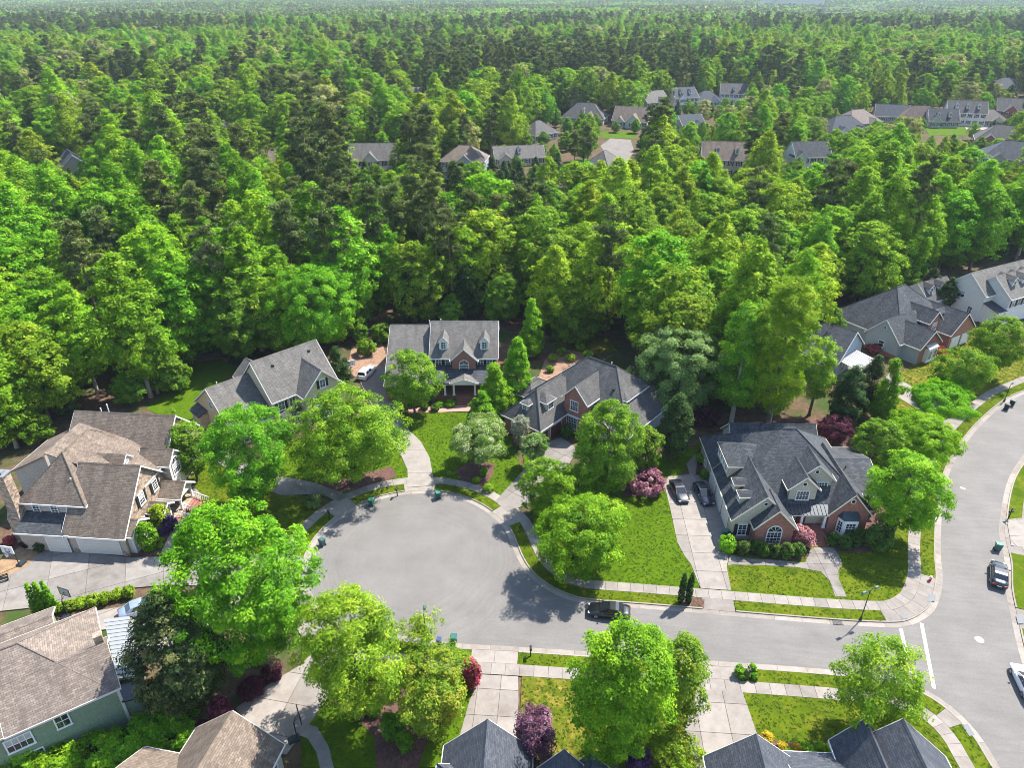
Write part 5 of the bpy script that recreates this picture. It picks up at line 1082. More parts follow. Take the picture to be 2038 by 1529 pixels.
SPECIES = {  # leaves, profile, leaf size, cover, shell, bark
 'maple': ('lf_maple', 'round', .27, 2.3, .27, 'bark'), 'oak': ('lf_oak', 'round', .27, 1.9, .34, 'bark'), 'deep': ('lf_deep', 'round', .28, 2.6, .26, 'bark'), 'young': ('lf_oak', 'spread', .22, .75, .45, 'bark_pale'),
 'birch': ('lf_oak', 'round', .24, 1.35, .42, 'bark_pale'), 'bronze': ('lf_bronze', 'round', .27, 1.8, .34, 'bark'), 'magnolia': ('lf_magnolia', 'ovoid', .34, 2.4, .24, 'bark_pale'), 'plum': ('lf_plum', 'round', .22, 2.4, .3, 'bark'),
 'dogwood': ('lf_dogwood', 'spread', .24, 2.2, .28, 'bark'), 'willow': ('lf_willow', 'round', .26, 2.3, .3, 'bark'), 'cypress': ('lf_cypress', 'cone', .26, 2.8, .2, 'bark'), 'lime': ('lf_lime', 'spread', .28, 2.6, .25, 'bark'), 'goldcone': ('lf_lime', 'cone', .28, 2.4, .25, 'bark'),
 'poplar': ('lf_poplar', 'tall', .30, 2.3, .3, 'bark_pale'), 'wine': ('lf_wine', 'round', .22, 2.2, .32, 'bark'), 'dark': ('lf_darkever', 'ovoid', .26, 2.5, .25, 'bark'), 'yellow': ('lf_yellow', 'round', .28, 2.2, .32, 'bark'), 'paleshrub': ('lf_pale', 'round', .2, 1.2, .4, 'bark_pale'),
 'flower': ('lf_flower', 'round', .3, 2.1, .3, 'bark')}
def fit(cx, cy, wpx, hpx, clear):
    zc = 4.0
    for _ in range(25):
        x, y = G(cx, cy, zc); dp = depth_of(y, zc); r = wpx/2 * dp/F_PX; de = math.atan2(CAM_H - zc, y); hf = hpx/2 * dp/F_PX
        b2 = (hf*hf - (r*math.sin(de))**2) / math.cos(de)**2; bb_ = math.sqrt(max(b2, (.45*r)**2)); zc = .5*zc + .5*(bb_ + clear)
    return x, y, r, bb_
_seed = [100]
def near_tree(sp, cx, cy, w, h, clear, label, group=None, name=None, cat='tree'):
    _seed[0] += 1; rng = np.random.default_rng(_seed[0]); lf, pf, ls, cv, sh, bk = SPECIES[sp]; x, y, r, b2 = fit(cx, cy, w, h, clear)
    root = empty(name or sp_name.get(sp, 'broadleaf_tree'), (x, y, .05), 0, label, cat, group)
    P_, N_, S_, T_, C = crown(rng, r, b2, clear, pf, ls*.84, cv, None, sh, 68000)
    o = link(bpy.data.objects.new('crown', leaf_mesh('crown', P_, N_, S_, T_, [M[lf]], .55, None, None, rng))); o.parent = root
    hh = clear + 2*b2; woody(rng, hh, max(.07, hh*.018), C, clear, 9).build('trunk', M[bk], root, True)
    return root
sp_name = {'maple': 'maple_tree', 'oak': 'oak_tree', 'magnolia': 'magnolia_tree', 'plum': 'plum_tree', 'dogwood': 'dogwood_tree', 'cypress': 'cypress_tree', 'birch': 'birch_tree', 'goldcone': 'conical_tree', 'willow': 'willow_oak_tree', 'poplar': 'poplar_tree'}
def shrub(lf, cx, cy, w, h, label, group=None, prof='round', leaf=.13, cover=2.6, name='shrub', lob=.1, shell=.2, cat='shrub', nmax=4500):
    _seed[0] += 1; rng = np.random.default_rng(_seed[0]); x, y, r, b2 = fit(cx, cy, w, h, .02)
    P_, N_, S_, T_, C = crown(rng, r, b2, .0, prof, leaf, cover, max(.12, min(.5, r*.3)), shell, nmax, .9, lob)
    root = empty(name, (x, y, .1), 0, label, cat, group)
    o = link(bpy.data.objects.new('foliage', leaf_mesh('foliage', P_, N_, S_, T_, [M[lf]], .6, None, None, rng))); o.parent = root
    m = MB()
    for i in range(4):
        a = i*1.6 + .3; m.tube([(.06*math.cos(a), .06*math.sin(a), -.1), (r*.35*math.cos(a), r*.35*math.sin(a), b2*1.1)], [.035, .012], 5, 0, False)
    m.build('stem', M['bark'], root); return root
# --- garden and street trees
near_tree('maple', 475, 1165, 285, 335, 2.0, 'huge bright green maple between the cul-de-sac and the tan house driveway')
near_tree('magnolia', 345, 1298, 190, 260, .5, 'dark glossy magnolia beside the green house')
near_tree('oak', 700, 1300, 225, 262, 2.2, 'loose green oak over the shaded driveway at the cul-de-sac mouth')
near_tree('young', 836, 1250, 108, 84, 1.6, 'thin young tree beside the single headed street lamp')
near_tree('bronze', 856, 1372, 175, 185, 1.0, 'olive green small tree beside the red azalea')
near_tree('maple', 1240, 1378, 205, 280, 2.4, 'tall green maple on the patchy lawn south of the street')
near_tree('bronze', 1356, 1355, 126, 172, 1.8, 'bronze tinted tree beside the maple south of the street')
near_tree('birch', 1752, 1360, 195, 205, 2.2, 'airy birch on the lawn beside the stop line')
near_tree('plum', 1064, 1466, 96, 112, .8, 'purple plum tree beside the two lane driveway')
near_tree('maple', 1160, 1062, 190, 178, .8, 'broadest of the green maples on the lawn east of the cul-de-sac'); near_tree('maple', 1090, 968, 110, 122, .8, 'smaller maple by the hipped brick house drive, north of the broad one'); near_tree('oak', 1150, 965, 80, 90, .6, 'small oak between the dark green tree and the broad maple')
near_tree('oak', 690, 862, 240, 205, 2.2, 'broad yellow green oak in front of the buff house')
near_tree('maple', 492, 898, 172, 205, 2.4, 'rounded maple in front of the buff house garage wing')
near_tree('deep', 376, 892, 84, 110, 1.6, 'small tree by the tan house entrance')
near_tree('oak', 820, 752, 118, 122, 2.0, 'rounded tree in front of the brick porch house')
for cx, cy, w, h, l_ in ((1058, 652, 66, 118, 'tallest cypress behind the row beside the brick porch house'), (1030, 738, 84, 140, 'wide bright cypress in the row between the brick houses'), (985, 778, 92, 118, 'broad cypress beside the brick steps'), (958, 815, 76, 88, 'front cypress nearest the lawn of the brick porch house')): near_tree('cypress', cx, cy, w, h, .2, l_, 'cypresses between the brick houses')
near_tree('dogwood', 955, 878, 140, 112, 1.4, 'pale flowering dogwood over the mulch bed by the cul-de-sac lawn'); near_tree('dogwood', 1066, 892, 66, 66, 1.0, 'small pale dogwood beside the brick garage'); near_tree('paleshrub', 1035, 855, 46, 66, .6, 'greyish shrubby tree against the brick garage wing')
near_tree('deep', 1212, 888, 150, 190, 1.2, 'dark green tree in front of the hipped brick house'); near_tree('deep', 1285, 895, 70, 100, .8, 'small green tree at the corner of the hipped brick house'); near_tree('dark', 1345, 848, 72, 140, .4, 'dark magnolia right of the hipped brick house')
near_tree('willow', 1356, 735, 180, 176, .8, 'large grey green willow oak behind the hipped brick house'); near_tree('cypress', 1200, 950, 48, 70, .2, 'narrow dark conifer under the oak east of the cul-de-sac')
near_tree('maple', 1806, 977, 156, 164, 2.2, 'round green maple on the corner lot beside the curved street'); near_tree('lime', 1838, 872, 150, 115, 1.4, 'vivid green spreading tree beside the curved street'); near_tree('lime', 1872, 802, 135, 92, 1.6, 'yellow green spreading tree overhanging the curved street sidewalk'); near_tree('oak', 1920, 735, 112, 96, 2.0, 'mottled green tree in front of the blue grey house'); near_tree('maple', 1990, 682, 112, 112, 2.2, 'round street tree beside the blue grey house garage'); near_tree('lime', 1890, 770, 84, 60, 1.2, 'small lime green tree behind the curved street sidewalk')
near_tree('goldcone', 1768, 778, 66, 138, .6, 'bright yellow green conical tree by the striped metal porch'); near_tree('deep', 1748, 885, 96, 110, .3, 'dark green shrubby tree behind the corner lot house'); near_tree('wine', 1662, 852, 78, 62, 1.0, 'wine red small tree behind the corner lot house'); near_tree('dark', 1690, 790, 80, 130, .3, 'dark evergreen between the corner lot and the metal porch house'); near_tree('dark', 1735, 765, 60, 120, .3, 'slim dark evergreen beside the yellow green conical tree'); near_tree('deep', 1800, 845, 70, 70, .4, 'green shrubby tree below the lime trees')
near_tree('dark', 1853, 562, 44, 66, 1.0, 'small bronze dark tree before the white house, left of two'); near_tree('dark', 1888, 582, 40, 62, 1.0, 'small bronze dark tree before the white house, right of two')
near_tree('yellow', 1560, 690, 130, 280, 5.0, 'tall yellow green tree with bare trunk behind the corner lot house'); near_tree('poplar', 1590, 600, 96, 210, 8.0, 'tall slender poplar with clear leaning trunk behind the corner lot house'); near_tree('poplar', 1480, 700, 110, 210, 5.0, 'tall green poplar beside the grey green willow oak'); near_tree('oak', 1632, 735, 76, 130, 3.0, 'loose pale tree in front of the metal porch house')
near_tree('maple', 620, 610, 160, 170, 3.0, 'bright conical broadleaf tree at the wood edge above the buff house'); near_tree('deep', 462, 632, 110, 150, 1.0, 'deep green tree at the wood edge above the shaded back lawn'); near_tree('deep', 550, 640, 120, 120, 1.0, 'green tree at the wood edge behind the buff house'); near_tree('dark', 672, 730, 50, 84, .3, 'dark evergreen shrub at the end of the buff house'); near_tree('young', 343, 818, 16, 14, .3, 'tiny lime bush beside the blue car')
near_tree('birch', 1350, 1492, 120, 86, .8, 'silvery airy tree at the lower edge by the wide driveway', None, None)
# --- shrubs, hedges and beds
def row(lf, pts, label, group, **k):
    for cx, cy, w, h in pts: shrub(lf, cx, cy, w, h, label, group, **k)
for i, (cx, cy, w, h) in enumerate([(1479, 1091, 27, 32), (1500, 1088, 23, 29), (1519, 1094, 27, 31), (1541, 1096, 26, 30), (1566, 1098, 28, 34), (1589, 1096, 28, 32)]): shrub('lf_box', cx, cy, w, h, 'clipped dark boxwood ball in the row below the arched window', 'boxwood row below the arched window', leaf=.09, lob=.03, shell=.06, name='boxwood')
shrub('lf_lime', 1448, 1083, 37, 37, 'bright green clipped ball at the corner lot driveway corner', None, leaf=.1, lob=.02, shell=.06, name='boxwood')
for cx, cy, w, h in [(1659, 1074, 24, 30), (1681, 1080, 28, 30), (1703, 1079, 22, 24), (1690, 1066, 22, 24), (1708, 1066, 24, 30), (1728, 1078, 24, 24)]: shrub('lf_box', cx, cy, w, h, 'clipped boxwood ball in the bed below the bay window', 'boxwoods below the bay window', leaf=.09, lob=.03, shell=.06, name='boxwood')
shrub('lf_box', 1752, 1070, 58, 56, 'largest dark clipped ball right of the bay window', None, leaf=.11, lob=.03, shell=.06, name='boxwood')
shrub('lf_loro', 1598, 1069, 48, 46, 'pink purple shrub beside the corner lot brick steps', None, leaf=.14, shell=.35); shrub('lf_plum', 1765, 1040, 46, 44, 'dull purple shrub beside the corner lot house', None, leaf=.14, shell=.4)
shrub('lf_loro', 1284, 958, 84, 62, 'large rounded purple pink loropetalum mound on the lawn edge', None, leaf=.13, lob=.06, shell=.08, nmax=9000)
for cx, l_ in ((1359, 'left of the dark columnar cedar pair in the kerbside mulch bed'), (1374, 'right of the dark columnar cedar pair in the kerbside mulch bed')): shrub('lf_darkever', cx, 1171, 15, 60, l_, 'cedar pair in the kerbside bed', 'tall', .1, 2.8, 'cedar', .05, .15, 'conifer')
shrub('lf_azalea', 936, 1341, 46, 60, 'red flowering azalea beside the two lane driveway', None, leaf=.14, shell=.25)
shrub('lf_wine', 441, 1420, 46, 62, 'purple clipped shrub beside the shaded driveway, egg shaped', None, leaf=.1, lob=.03, shell=.06); shrub('lf_wine', 500, 1372, 56, 48, 'purple clipped shrub beside the shaded driveway, rounder and wider', None, leaf=.1, lob=.03, shell=.06); shrub('lf_wine', 403, 1452, 30, 34, 'small red purple shrub at the brown roof corner', None, leaf=.1); shrub('lf_wine', 540, 1342, 50, 36, 'purple shrub in the shade under the maple', None, leaf=.12)
for cx, cy, w, h in [(40, 1508, 120, 70), (115, 1516, 110, 60), (190, 1500, 120, 80), (255, 1482, 120, 84), (310, 1452, 110, 84), (352, 1432, 90, 80), (290, 1520, 110, 60), (375, 1478, 60, 60)]: shrub('lf_maple', cx, cy, w, h, 'leafy green bush in the dense hedge under the green house wall', 'hedge bushes under the green house wall', leaf=.22, shell=.3, name='hedge_bush', nmax=6000)
for cx, cy, w, h in [(139, 1206, 26, 26), (160, 1200, 34, 26), (186, 1195, 36, 30), (210, 1190, 32, 28), (233, 1183, 30, 26), (256, 1178, 26, 26), (122, 1210, 24, 22)]: shrub('lf_oak', cx, cy, w, h, 'low leafy shrub in the hedge between the two left driveways', 'hedge between the two left driveways', leaf=.16, shell=.25, name='hedge_bush')
for cx, cy in ((66, 1190), (80, 1186), (96, 1186)): shrub('lf_cypress', cx, cy + 4, 26, 66, 'slim bright green arborvitae in the trio by the tan driveway', 'arborvitae trio', 'cone', .13, 2.8, 'arborvitae', .04, .12, 'conifer')
shrub('lf_yellow', 318, 1030, 38, 54, 'yellow shrub in the bed below the tan house stone front', None, leaf=.14); shrub('lf_lime', 292, 1068, 40, 60, 'green leafy shrub in the bed below the tan house bay', None, leaf=.14); shrub('lf_violet', 337, 1042, 32, 36, 'larger violet shrub in the tan house bed', None, leaf=.12); shrub('lf_violet', 322, 1056, 22, 22, 'smaller violet shrub in the tan house bed', None, leaf=.12)
row('lf_lime', [(304, 1092, 15, 13), (319, 1087, 13, 12), (320, 1076, 14, 12)], 'little green ball in the tan house bed', 'little balls in the tan house bed', leaf=.09, name='boxwood'); shrub('lf_oak', 352, 985, 38, 34, 'round green shrub inside the curve of the tan house walk', None, leaf=.14)
shrub('lf_gold', 1527, 1471, 27, 26, 'golden mound beside the wide driveway, largest of three', None, leaf=.1, lob=.04, shell=.08); shrub('lf_gold', 1558, 1487, 21, 19, 'golden mound in the roof-side bed, middle of three', None, leaf=.1, lob=.04, shell=.08); shrub('lf_gold', 1585, 1492, 20, 20, 'golden mound in the roof-side bed, end of three', None, leaf=.1, lob=.04, shell=.08)
row('lf_lime', [(1572, 1502, 34, 24), (1608, 1492, 34, 26), (1632, 1490, 30, 24), (1655, 1494, 30, 24)], 'green tufted plant in the bed beside the golden mounds', 'tufted plants beside the golden mounds', leaf=.2, prof='dome', shell=.3, name='tufted_plant', cat='plant')
row('lf_maple', [(1470, 1336, 22, 24), (1498, 1332, 18, 20), (1476, 1346, 18, 18), (1502, 1348, 16, 16)], 'round green plant around the dark mailbox', 'plants around the dark mailbox', leaf=.13, name='round_plant', cat='plant'); shrub('lf_willow', 1487, 1342, 14, 20, 'bluish plant at the foot of the dark mailbox', None, leaf=.12, name='round_plant', cat='plant')
shrub('lf_pale', 1236, 1478, 62, 66, 'pinkish bare shrub under the tall maple', None, leaf=.16, cover=1.2, shell=.4); shrub('lf_violet', 1270, 1512, 60, 30, 'dark violet ground shrub at the lower edge', None, leaf=.14)
shrub('lf_willow', 623, 999, 42, 30, 'pale round shrub on the lawn west of the cul-de-sac', None, leaf=.13); row('lf_lime', [(948, 956, 17, 15), (963, 940, 19, 17)], 'small lime ball in the mulch bed by the cul-de-sac', 'lime balls in the cul-de-sac bed', leaf=.1, name='boxwood'); shrub('lf_oak', 972, 972, 26, 20, 'low green shrub at the cul-de-sac sidewalk', None, leaf=.12)
row('lf_lime', [(876, 804, 24, 14), (896, 803, 26, 15)], 'lime green low shrub beside the brick porch steps', 'lime shrubs beside the brick porch steps', leaf=.13); row('lf_box', [(866, 812, 20, 16), (845, 810, 20, 16)], 'dark low shrub along the brick house wall', 'dark shrubs along the brick house wall', leaf=.12); shrub('lf_box', 1128, 858, 30, 30, 'clipped dark shrub beside the hipped brick house garage', None, leaf=.12)
row('lf_violet', [(1715, 918, 50, 26), (1765, 905, 44, 24), (1742, 930, 40, 24)], 'violet flowering shrub behind the corner lot house', 'violet shrubs behind the corner lot', leaf=.14, shell=.35); shrub('lf_wine', 1405, 830, 60, 44, 'dark purple shrub in the shaded bed behind the corner lot', None, leaf=.15); shrub('lf_azalea', 1742, 692, 40, 22, 'pink azalea along the blue grey house side', None, leaf=.15); shrub('lf_azalea', 1872, 702, 30, 24, 'pink azalea by the blue grey house entrance', None, leaf=.15)
row('lf_maple', [(1402, 944, 20, 20), (1395, 912, 24, 20)], 'round green shrub beside the corner lot garage', 'round shrubs beside the corner lot garage', leaf=.13); shrub('lf_oak', 1792, 776, 24, 16, 'low round shrub beside the concrete drive of the metal porch house', None, leaf=.13)
row('lf_oak', [(1100, 712, 20, 16), (1118, 700, 20, 16), (1135, 712, 22, 16), (1155, 690, 22, 18), (1095, 735, 18, 14), (1170, 706, 24, 18)], 'green shrub in the reddish slope bed behind the hipped brick house', 'slope shrubs behind the hipped brick house', leaf=.16); row('lf_deep', [(730, 690, 40, 34), (760, 662, 44, 40), (716, 662, 40, 40)], 'green bush at the wood edge beside the bare soil', 'bushes beside the bare soil', leaf=.2)
row('lf_deep', [(782, 1446, 54, 58), (806, 1478, 40, 44), (744, 1412, 40, 36)], 'dark green shrub in the shaded mulch bed at the lower edge', 'shrubs in the shaded mulch bed', leaf=.15, shell=.3)
for px, py, m_, l_ in POTS: shrub(m_, px, py, 22, 22, l_, None, leaf=.12, name='potted_plant', cat='plant')
# --- the woods
def wood_proto(kind, seed):
    rng = np.random.default_rng(seed)
    if kind == 'pine':
        h = rng.uniform(25, 30); Cs = []; m = MB(); bx, by = rng.normal(0, .5, 2); zt = h*.97
        ax = lambda z: np.array([bx*(z/zt)**2, by*(z/zt)**2, z])
        m.tube([ax(zt*t) - np.array([0, 0, .3*(1-t)]) for t in (0, .1, .4, .7, 1)], [.36, .3, .24, .17, .05], 7)
        for i in range(26):
            t = rng.uniform(.56, 1.0); z = h*t*.98; L_ = 4.4 * (1.08 - t)**.45 * rng.uniform(.55, 1.1) * (1 if t > .64 else .75); a = rng.uniform(0, 6.28)
            e = ax(z) + np.array([math.cos(a)*L_, math.sin(a)*L_, L_*.22]); m.tube([ax(z), (ax(z) + e)/2 + np.array([0, 0, .1]), e], [.08, .055, .02], 4, 0, False)
            for j in range(4):
                q = ax(z) + (e - ax(z))*rng.uniform(.5, 1.08) + rng.normal(0, .5, 3)*np.array([1, 1, .45]); Cs.append((q, rng.uniform(.6, 1.1)))
        n = 10500; C = np.array([c for c, _ in Cs]); R_2 = np.array([q for _, q in Cs]); k = rng.integers(0, len(C), n); d = rng.normal(size=(n, 3)); d[:, 2] = d[:, 2]*.7 + .35; d /= np.linalg.norm(d, axis=1)[:, None]
        P_ = C[k] + d*(R_2[k]*rng.uniform(.3, 1.0, n))[:, None]*np.array([1, 1, .62]); N_ = np.cross(d, rng.normal(size=(n, 3))) + np.array([0, 0, .5]); N_ /= np.linalg.norm(N_, axis=1)[:, None]
        T_ = np.clip(rng.normal(.5, .18, len(C))[k] + rng.normal(0, .15, n), 0, 1); S_ = rng.uniform(.22, .40, n)
        return dict(P=P_, N=N_, S=S_, T=T_, wood=m, leaf='lf_pine', bark='bark_pine', asp=.38, rng=rng)
    spec = {'poplar': (23, 5.2, .16, 'ovoid', 'lf_poplar'), 'oak': (18.5, 6.4, .12, 'round', 'lf_oak'), 'maple': (19, 5.8, .12, 'round', 'lf_maple'), 'deep': (17, 5.0, .10, 'ovoid', 'lf_deep'), 'yellow': (20, 5.6, .16, 'ovoid', 'lf_yellow'), 'flower': (18, 5.6, .2, 'round', 'lf_flower'), 'under': (8, 3.4, .05, 'ovoid', 'lf_deep'), 'evergreen': (9, 3.0, .03, 'cone', 'lf_darkever')}[kind]
    h, r, cl, pf, lf = spec; h *= rng.uniform(.93, 1.08); b2 = h*(1 - cl)/2
    P_, N_, S_, T_, C = crown(rng, r, b2, h*cl, pf, .38 if h > 12 else .26, 2.0, .95 if h > 12 else .65, .36, 22000, .72, .24)
    return dict(P=P_, N=N_, S=S_, T=T_, wood=woody(rng, h, h*.014 + .04, C, h*cl, 9, 6, .5), leaf=lf, bark='bark' if kind != 'poplar' else 'bark_pale', asp=.6, rng=rng)
KINDS = [('poplar', 3), ('oak', 2), ('maple', 2), ('deep', 2), ('yellow', 1), ('flower', 1), ('pine', 4), ('under', 2), ('evergreen', 1)]
PROTO = {}; stuff_col = bpy.data.collections.new('wood_tree_shapes'); order = []
for kd, n in KINDS:
    for i in range(n):
        p = wood_proto(kd, 7 + 13*i + len(kd)*101); PROTO.setdefault(kd, []).append((leaf_mesh('crown', p['P'], p['N'], p['S'], p['T'], [M[p['leaf']]], p['asp'], None, None, p['rng']), p['wood'].mesh('trunk', M[p['bark']], True)))
        sub_c = bpy.data.collections.new('wood_tree_%02d' % len(order)); stuff_col.children.link(sub_c); order.append(kd)
        for nm_, me_ in zip(('wood_crown', 'wood_trunk'), PROTO[kd][-1]): sub_c.objects.link(bpy.data.objects.new(nm_, me_))
IDX = {k: [i for i, q in enumerate(order) if q == k] for k, _ in KINDS}
EDGE_X = [-260, -200, -110, -84, -68, -62, -60, -45, -32, -20, -2, 4, 8, 22, 26, 30, 36, 45, 52, 57, 60, 66, 78, 92, 105, 138, 300]
EDGE_Y = [56, 64, 76, 85, 92, 104, 116, 121, 128, 132, 136, 130, 125, 124, 113, 100, 98, 100, 104, 118, 126, 139, 145, 153, 163, 178, 236]
def sn(x, y, s, o): return (math.sin(x/s + o) + math.sin(y/s*1.13 + 2*o) + math.sin((x + y)/s*.7 + 3*o) + math.sin((x - .6*y)/s*1.7 + o*5)) / 4
KEEP = []   # (px0, py0, px1, py1, distance): sight lines kept open down to the lower part of each far house
for (x, y, w, d, st) in FAR_XY:
    c = PX(x, y, 0); t_ = PX(x, y + d*.5, 3.1*st + .2 + d*.42); hw_ = w/2 * F_PX/depth_of(y, 3)
    vis = .36 if y > 300 else .42; hw_ *= .72 if y > 260 else .9
    KEEP.append((c[0] - hw_, t_[1] - 2, c[0] + hw_, t_[1] + (c[1] - t_[1])*vis, y))
KEEP[24] = (0, 0, 0, 0, 0)
for i_ in (25, 26, 27, 28, 29, 30):
    a = KEEP[i_]; KEEP[i_] = (a[0] + (a[2]-a[0])*.25, a[1], a[2] - (a[2]-a[0])*.25, a[1] + (a[3]-a[1])*.6, a[4])
KEEP += [(1198, 275, 1258, 315, *G(1230, 318)[1:]), (1850, 246, 1930, 264, G(1900, 264)[1]), (1686, 555, 1945, 700, 118), (1815, 522, 2038, 640, 136), (1640, 610, 1712, 690, 118), (780, 640, 990, 720, 112), (1010, 705, 1315, 850, 95)]
def blocked(x, y, h, r):
    dp = depth_of(y, h*.7); t_ = PX(x, y, h); m_ = PX(x, y, h*.25); rp = r*.85*F_PX/dp
    for a, b2, c, d, dist in KEEP:
        if y < dist and t_[0] + rp > a and t_[0] - rp < c and t_[1] < d and m_[1] > b2: return True
    return False
rs = random.Random(11); cand = []
def try_tree(kd, x, y, sc):
    h = {'pine': 28, 'poplar': 24, 'oak': 20, 'maple': 19, 'deep': 17, 'yellow': 19, 'flower': 18, 'under': 8, 'evergreen': 9}[kd]*sc; r = {'pine': 4.2, 'under': 3.2, 'evergreen': 2.6}.get(kd, 5.4)*sc
    for (hx, hy, w, d, st) in FAR_XY:
        if abs(x - hx) < w/2 + r*.6 and -r*.7 - 2 < y - hy < d + r*.6: return False
    if blocked(x, y, h, r):
        if h > 11 and rs.random() < .8: return try_tree('under' if kd != 'pine' else 'evergreen', x, y, sc)
        return False
    cand.append((y, x, kd, sc)); return True
step = 7.2; y = 60.0
while y < 1250:
    st_ = step if y < 260 else 8.8 if y < 700 else 9.8; x = -(.76*y + 30)
    while x < .76*y + 30:
        xx, yy = x + rs.uniform(-.45, .45)*st_, y + rs.uniform(-.45, .45)*st_
        x += st_
        e = float(np.interp(xx, EDGE_X, EDGE_Y))
        if yy < e + 2: continue
        px, py = PX(xx, yy)
        if 1185 < px < 1270 and 268 < py < 330: continue
        if 1380 < px < 2060 and 205 < py < 380 and rs.random() < .2: continue       # gardens among the far houses
        pf = .17 + .85*sn(xx, yy, 45 if yy < 450 else 95, 1.3)
        if -85 < xx < 2 and yy < 215: pf = .55 if (yy > e + 8 or xx > -45) else .22
        if xx > 2 and yy < 215: pf = .06
        if xx < -60 and yy < 150: pf = .05
        if px < 700 and 200 < yy < 420: pf += .2
        if rs.random() < pf: kd = 'pine'
        else:
            v = sn(xx, yy, 33, 4.1) + rs.uniform(-.6, .6); kd = 'poplar' if v > .32 else 'maple' if v > .02 else 'oak' if v > -.38 else 'deep' if v > -.62 else 'yellow'
            if yy > 260 and rs.random() < .11: kd = 'flower'
            if yy > 300 and kd == 'deep': kd = 'oak'
            if yy > 230 and kd == 'poplar' and rs.random() < .6: kd = rs.choice(('oak', 'maple', 'yellow'))
        sc = rs.uniform(.72, 1.22)
        if yy > 230 and kd != 'pine': sc *= rs.uniform(.95, 1.3)
        if 1380 < px < 2060 and 205 < py < 380: sc *= rs.uniform(.45, .85)
        try_tree(kd, xx, yy, sc)
        if -90 < xx < 60 and yy < 190 and rs.random() < .75: try_tree('under' if rs.random() < .8 else 'evergreen', xx + rs.uniform(-3.5, 3.5), yy + rs.uniform(-3, 3), rs.uniform(.8, 1.5))
        if yy < e + 16 and rs.random() < (.95 if xx < -48 else .6): try_tree('under' if rs.random() < .75 else 'evergreen', xx + rs.uniform(-3, 3), e + rs.uniform(1.5, 9), rs.uniform(.7, 1.25))
    y += st_
for kd_, x_, y_, s_ in (('deep', -50, 118, 1.0), ('maple', -56, 122, .95), ('deep', -63, 116, .85), ('oak', -44, 121, .9)): try_tree(kd_, x_, y_, s_)
cand.sort(); cnt = {}; rest = []
LBL = {'pine': ('pine_tree', 'tall pine with long bare trunk and clumpy dark crown in the woods', 'pines in the woods', 'tree'), 'poplar': ('poplar_tree', 'tall fresh green poplar with narrow crown in the woods', 'poplars in the woods', 'tree'), 'oak': ('oak_tree', 'round crowned yellow green oak in the woods', 'oaks in the woods', 'tree'), 'maple': ('maple_tree', 'bright green egg shaped maple in the woods', 'maples in the woods', 'tree'),
       'deep': ('broadleaf_tree', 'deep green broadleaf tree in the woods', 'deep green trees in the woods', 'tree'), 'yellow': ('broadleaf_tree', 'yellowish broadleaf tree in the woods', 'yellowish trees in the woods', 'tree'), 'flower': ('flowering_tree', 'cream flowering tree in the woods', 'cream flowering trees in the woods', 'tree'), 'under': ('small_tree', 'small leafy understory tree at the wood edge', 'understory trees at the wood edge', 'tree'), 'evergreen': ('evergreen_tree', 'small dark pointed evergreen at the wood edge', 'dark evergreens at the wood edge', 'tree')}
LIM = {'pine': 290, 'poplar': 75, 'oak': 75, 'maple': 75, 'deep': 45, 'yellow': 40, 'flower': 25, 'under': 280, 'evergreen': 110}
for y, x, kd, sc in cand:
    px, py = PX(x, y, 10)
    if cnt.get(kd, 0) >= LIM[kd] or px < -60 or px > 2100: rest.append((x, y, kd, sc)); continue
    cnt[kd] = cnt.get(kd, 0) + 1; cm, tm = rs.choice(PROTO[kd]); nm, lb, gp, ct = LBL[kd]
    root = empty(nm, (x, y, 0), rs.uniform(0, 6.28), lb, ct, gp); k_ = sc*rs.uniform(.93, 1.07); root.scale = (k_, k_, sc)
    for nme, me in (('trunk', tm), ('crown', cm)):
        o = bpy.data.objects.new(nme, me); COL.objects.link(o); o.parent = root
def scatter(name, label, pts, idx, scl, rot, coll):
    me = bpy.data.meshes.new(name); me.vertices.add(len(pts)); me.vertices.foreach_set('co', np.array(pts, dtype=np.float32).ravel())
    a = me.attributes.new('idx', 'INT', 'POINT'); a.data.foreach_set('value', np.array(idx, dtype=np.int32)); a = me.attributes.new('scl', 'FLOAT_VECTOR', 'POINT'); a.data.foreach_set('vector', np.array(scl, dtype=np.float32).ravel()); a = me.attributes.new('rot', 'FLOAT_VECTOR', 'POINT'); a.data.foreach_set('vector', np.array(rot, dtype=np.float32).ravel())
    o = link(bpy.data.objects.new(name, me)); ng = bpy.data.node_groups.new(name, 'GeometryNodeTree'); ng.interface.new_socket('Geometry', in_out='INPUT', socket_type='NodeSocketGeometry'); ng.interface.new_socket('Geometry', in_out='OUTPUT', socket_type='NodeSocketGeometry')
    gi, go = ng.nodes.new('NodeGroupInput'), ng.nodes.new('NodeGroupOutput'); ip = ng.nodes.new('GeometryNodeInstanceOnPoints'); ci = ng.nodes.new('GeometryNodeCollectionInfo'); ci.inputs['Collection'].default_value = coll; ci.inputs['Separate Children'].default_value = True; ci.inputs['Reset Children'].default_value = True
    def na(n, t):
        q = ng.nodes.new('GeometryNodeInputNamedAttribute'); q.data_type = t; q.inputs[0].default_value = n; return [s_ for s_ in q.outputs if s_.enabled][0]
    ip.inputs['Pick Instance'].default_value = True; L_ = ng.links.new; L_(gi.outputs[0], ip.inputs['Points']); L_(ci.outputs[0], ip.inputs['Instance']); L_(na('idx', 'INT'), ip.inputs['Instance Index']); L_(na('rot', 'FLOAT_VECTOR'), ip.inputs['Rotation']); L_(na('scl', 'FLOAT_VECTOR'), ip.inputs['Scale']); L_(ip.outputs[0], go.inputs[0])
    md = o.modifiers.new('scatter', 'NODES'); md.node_group = ng; tag(o, label, 'forest', None, 'stuff'); return o
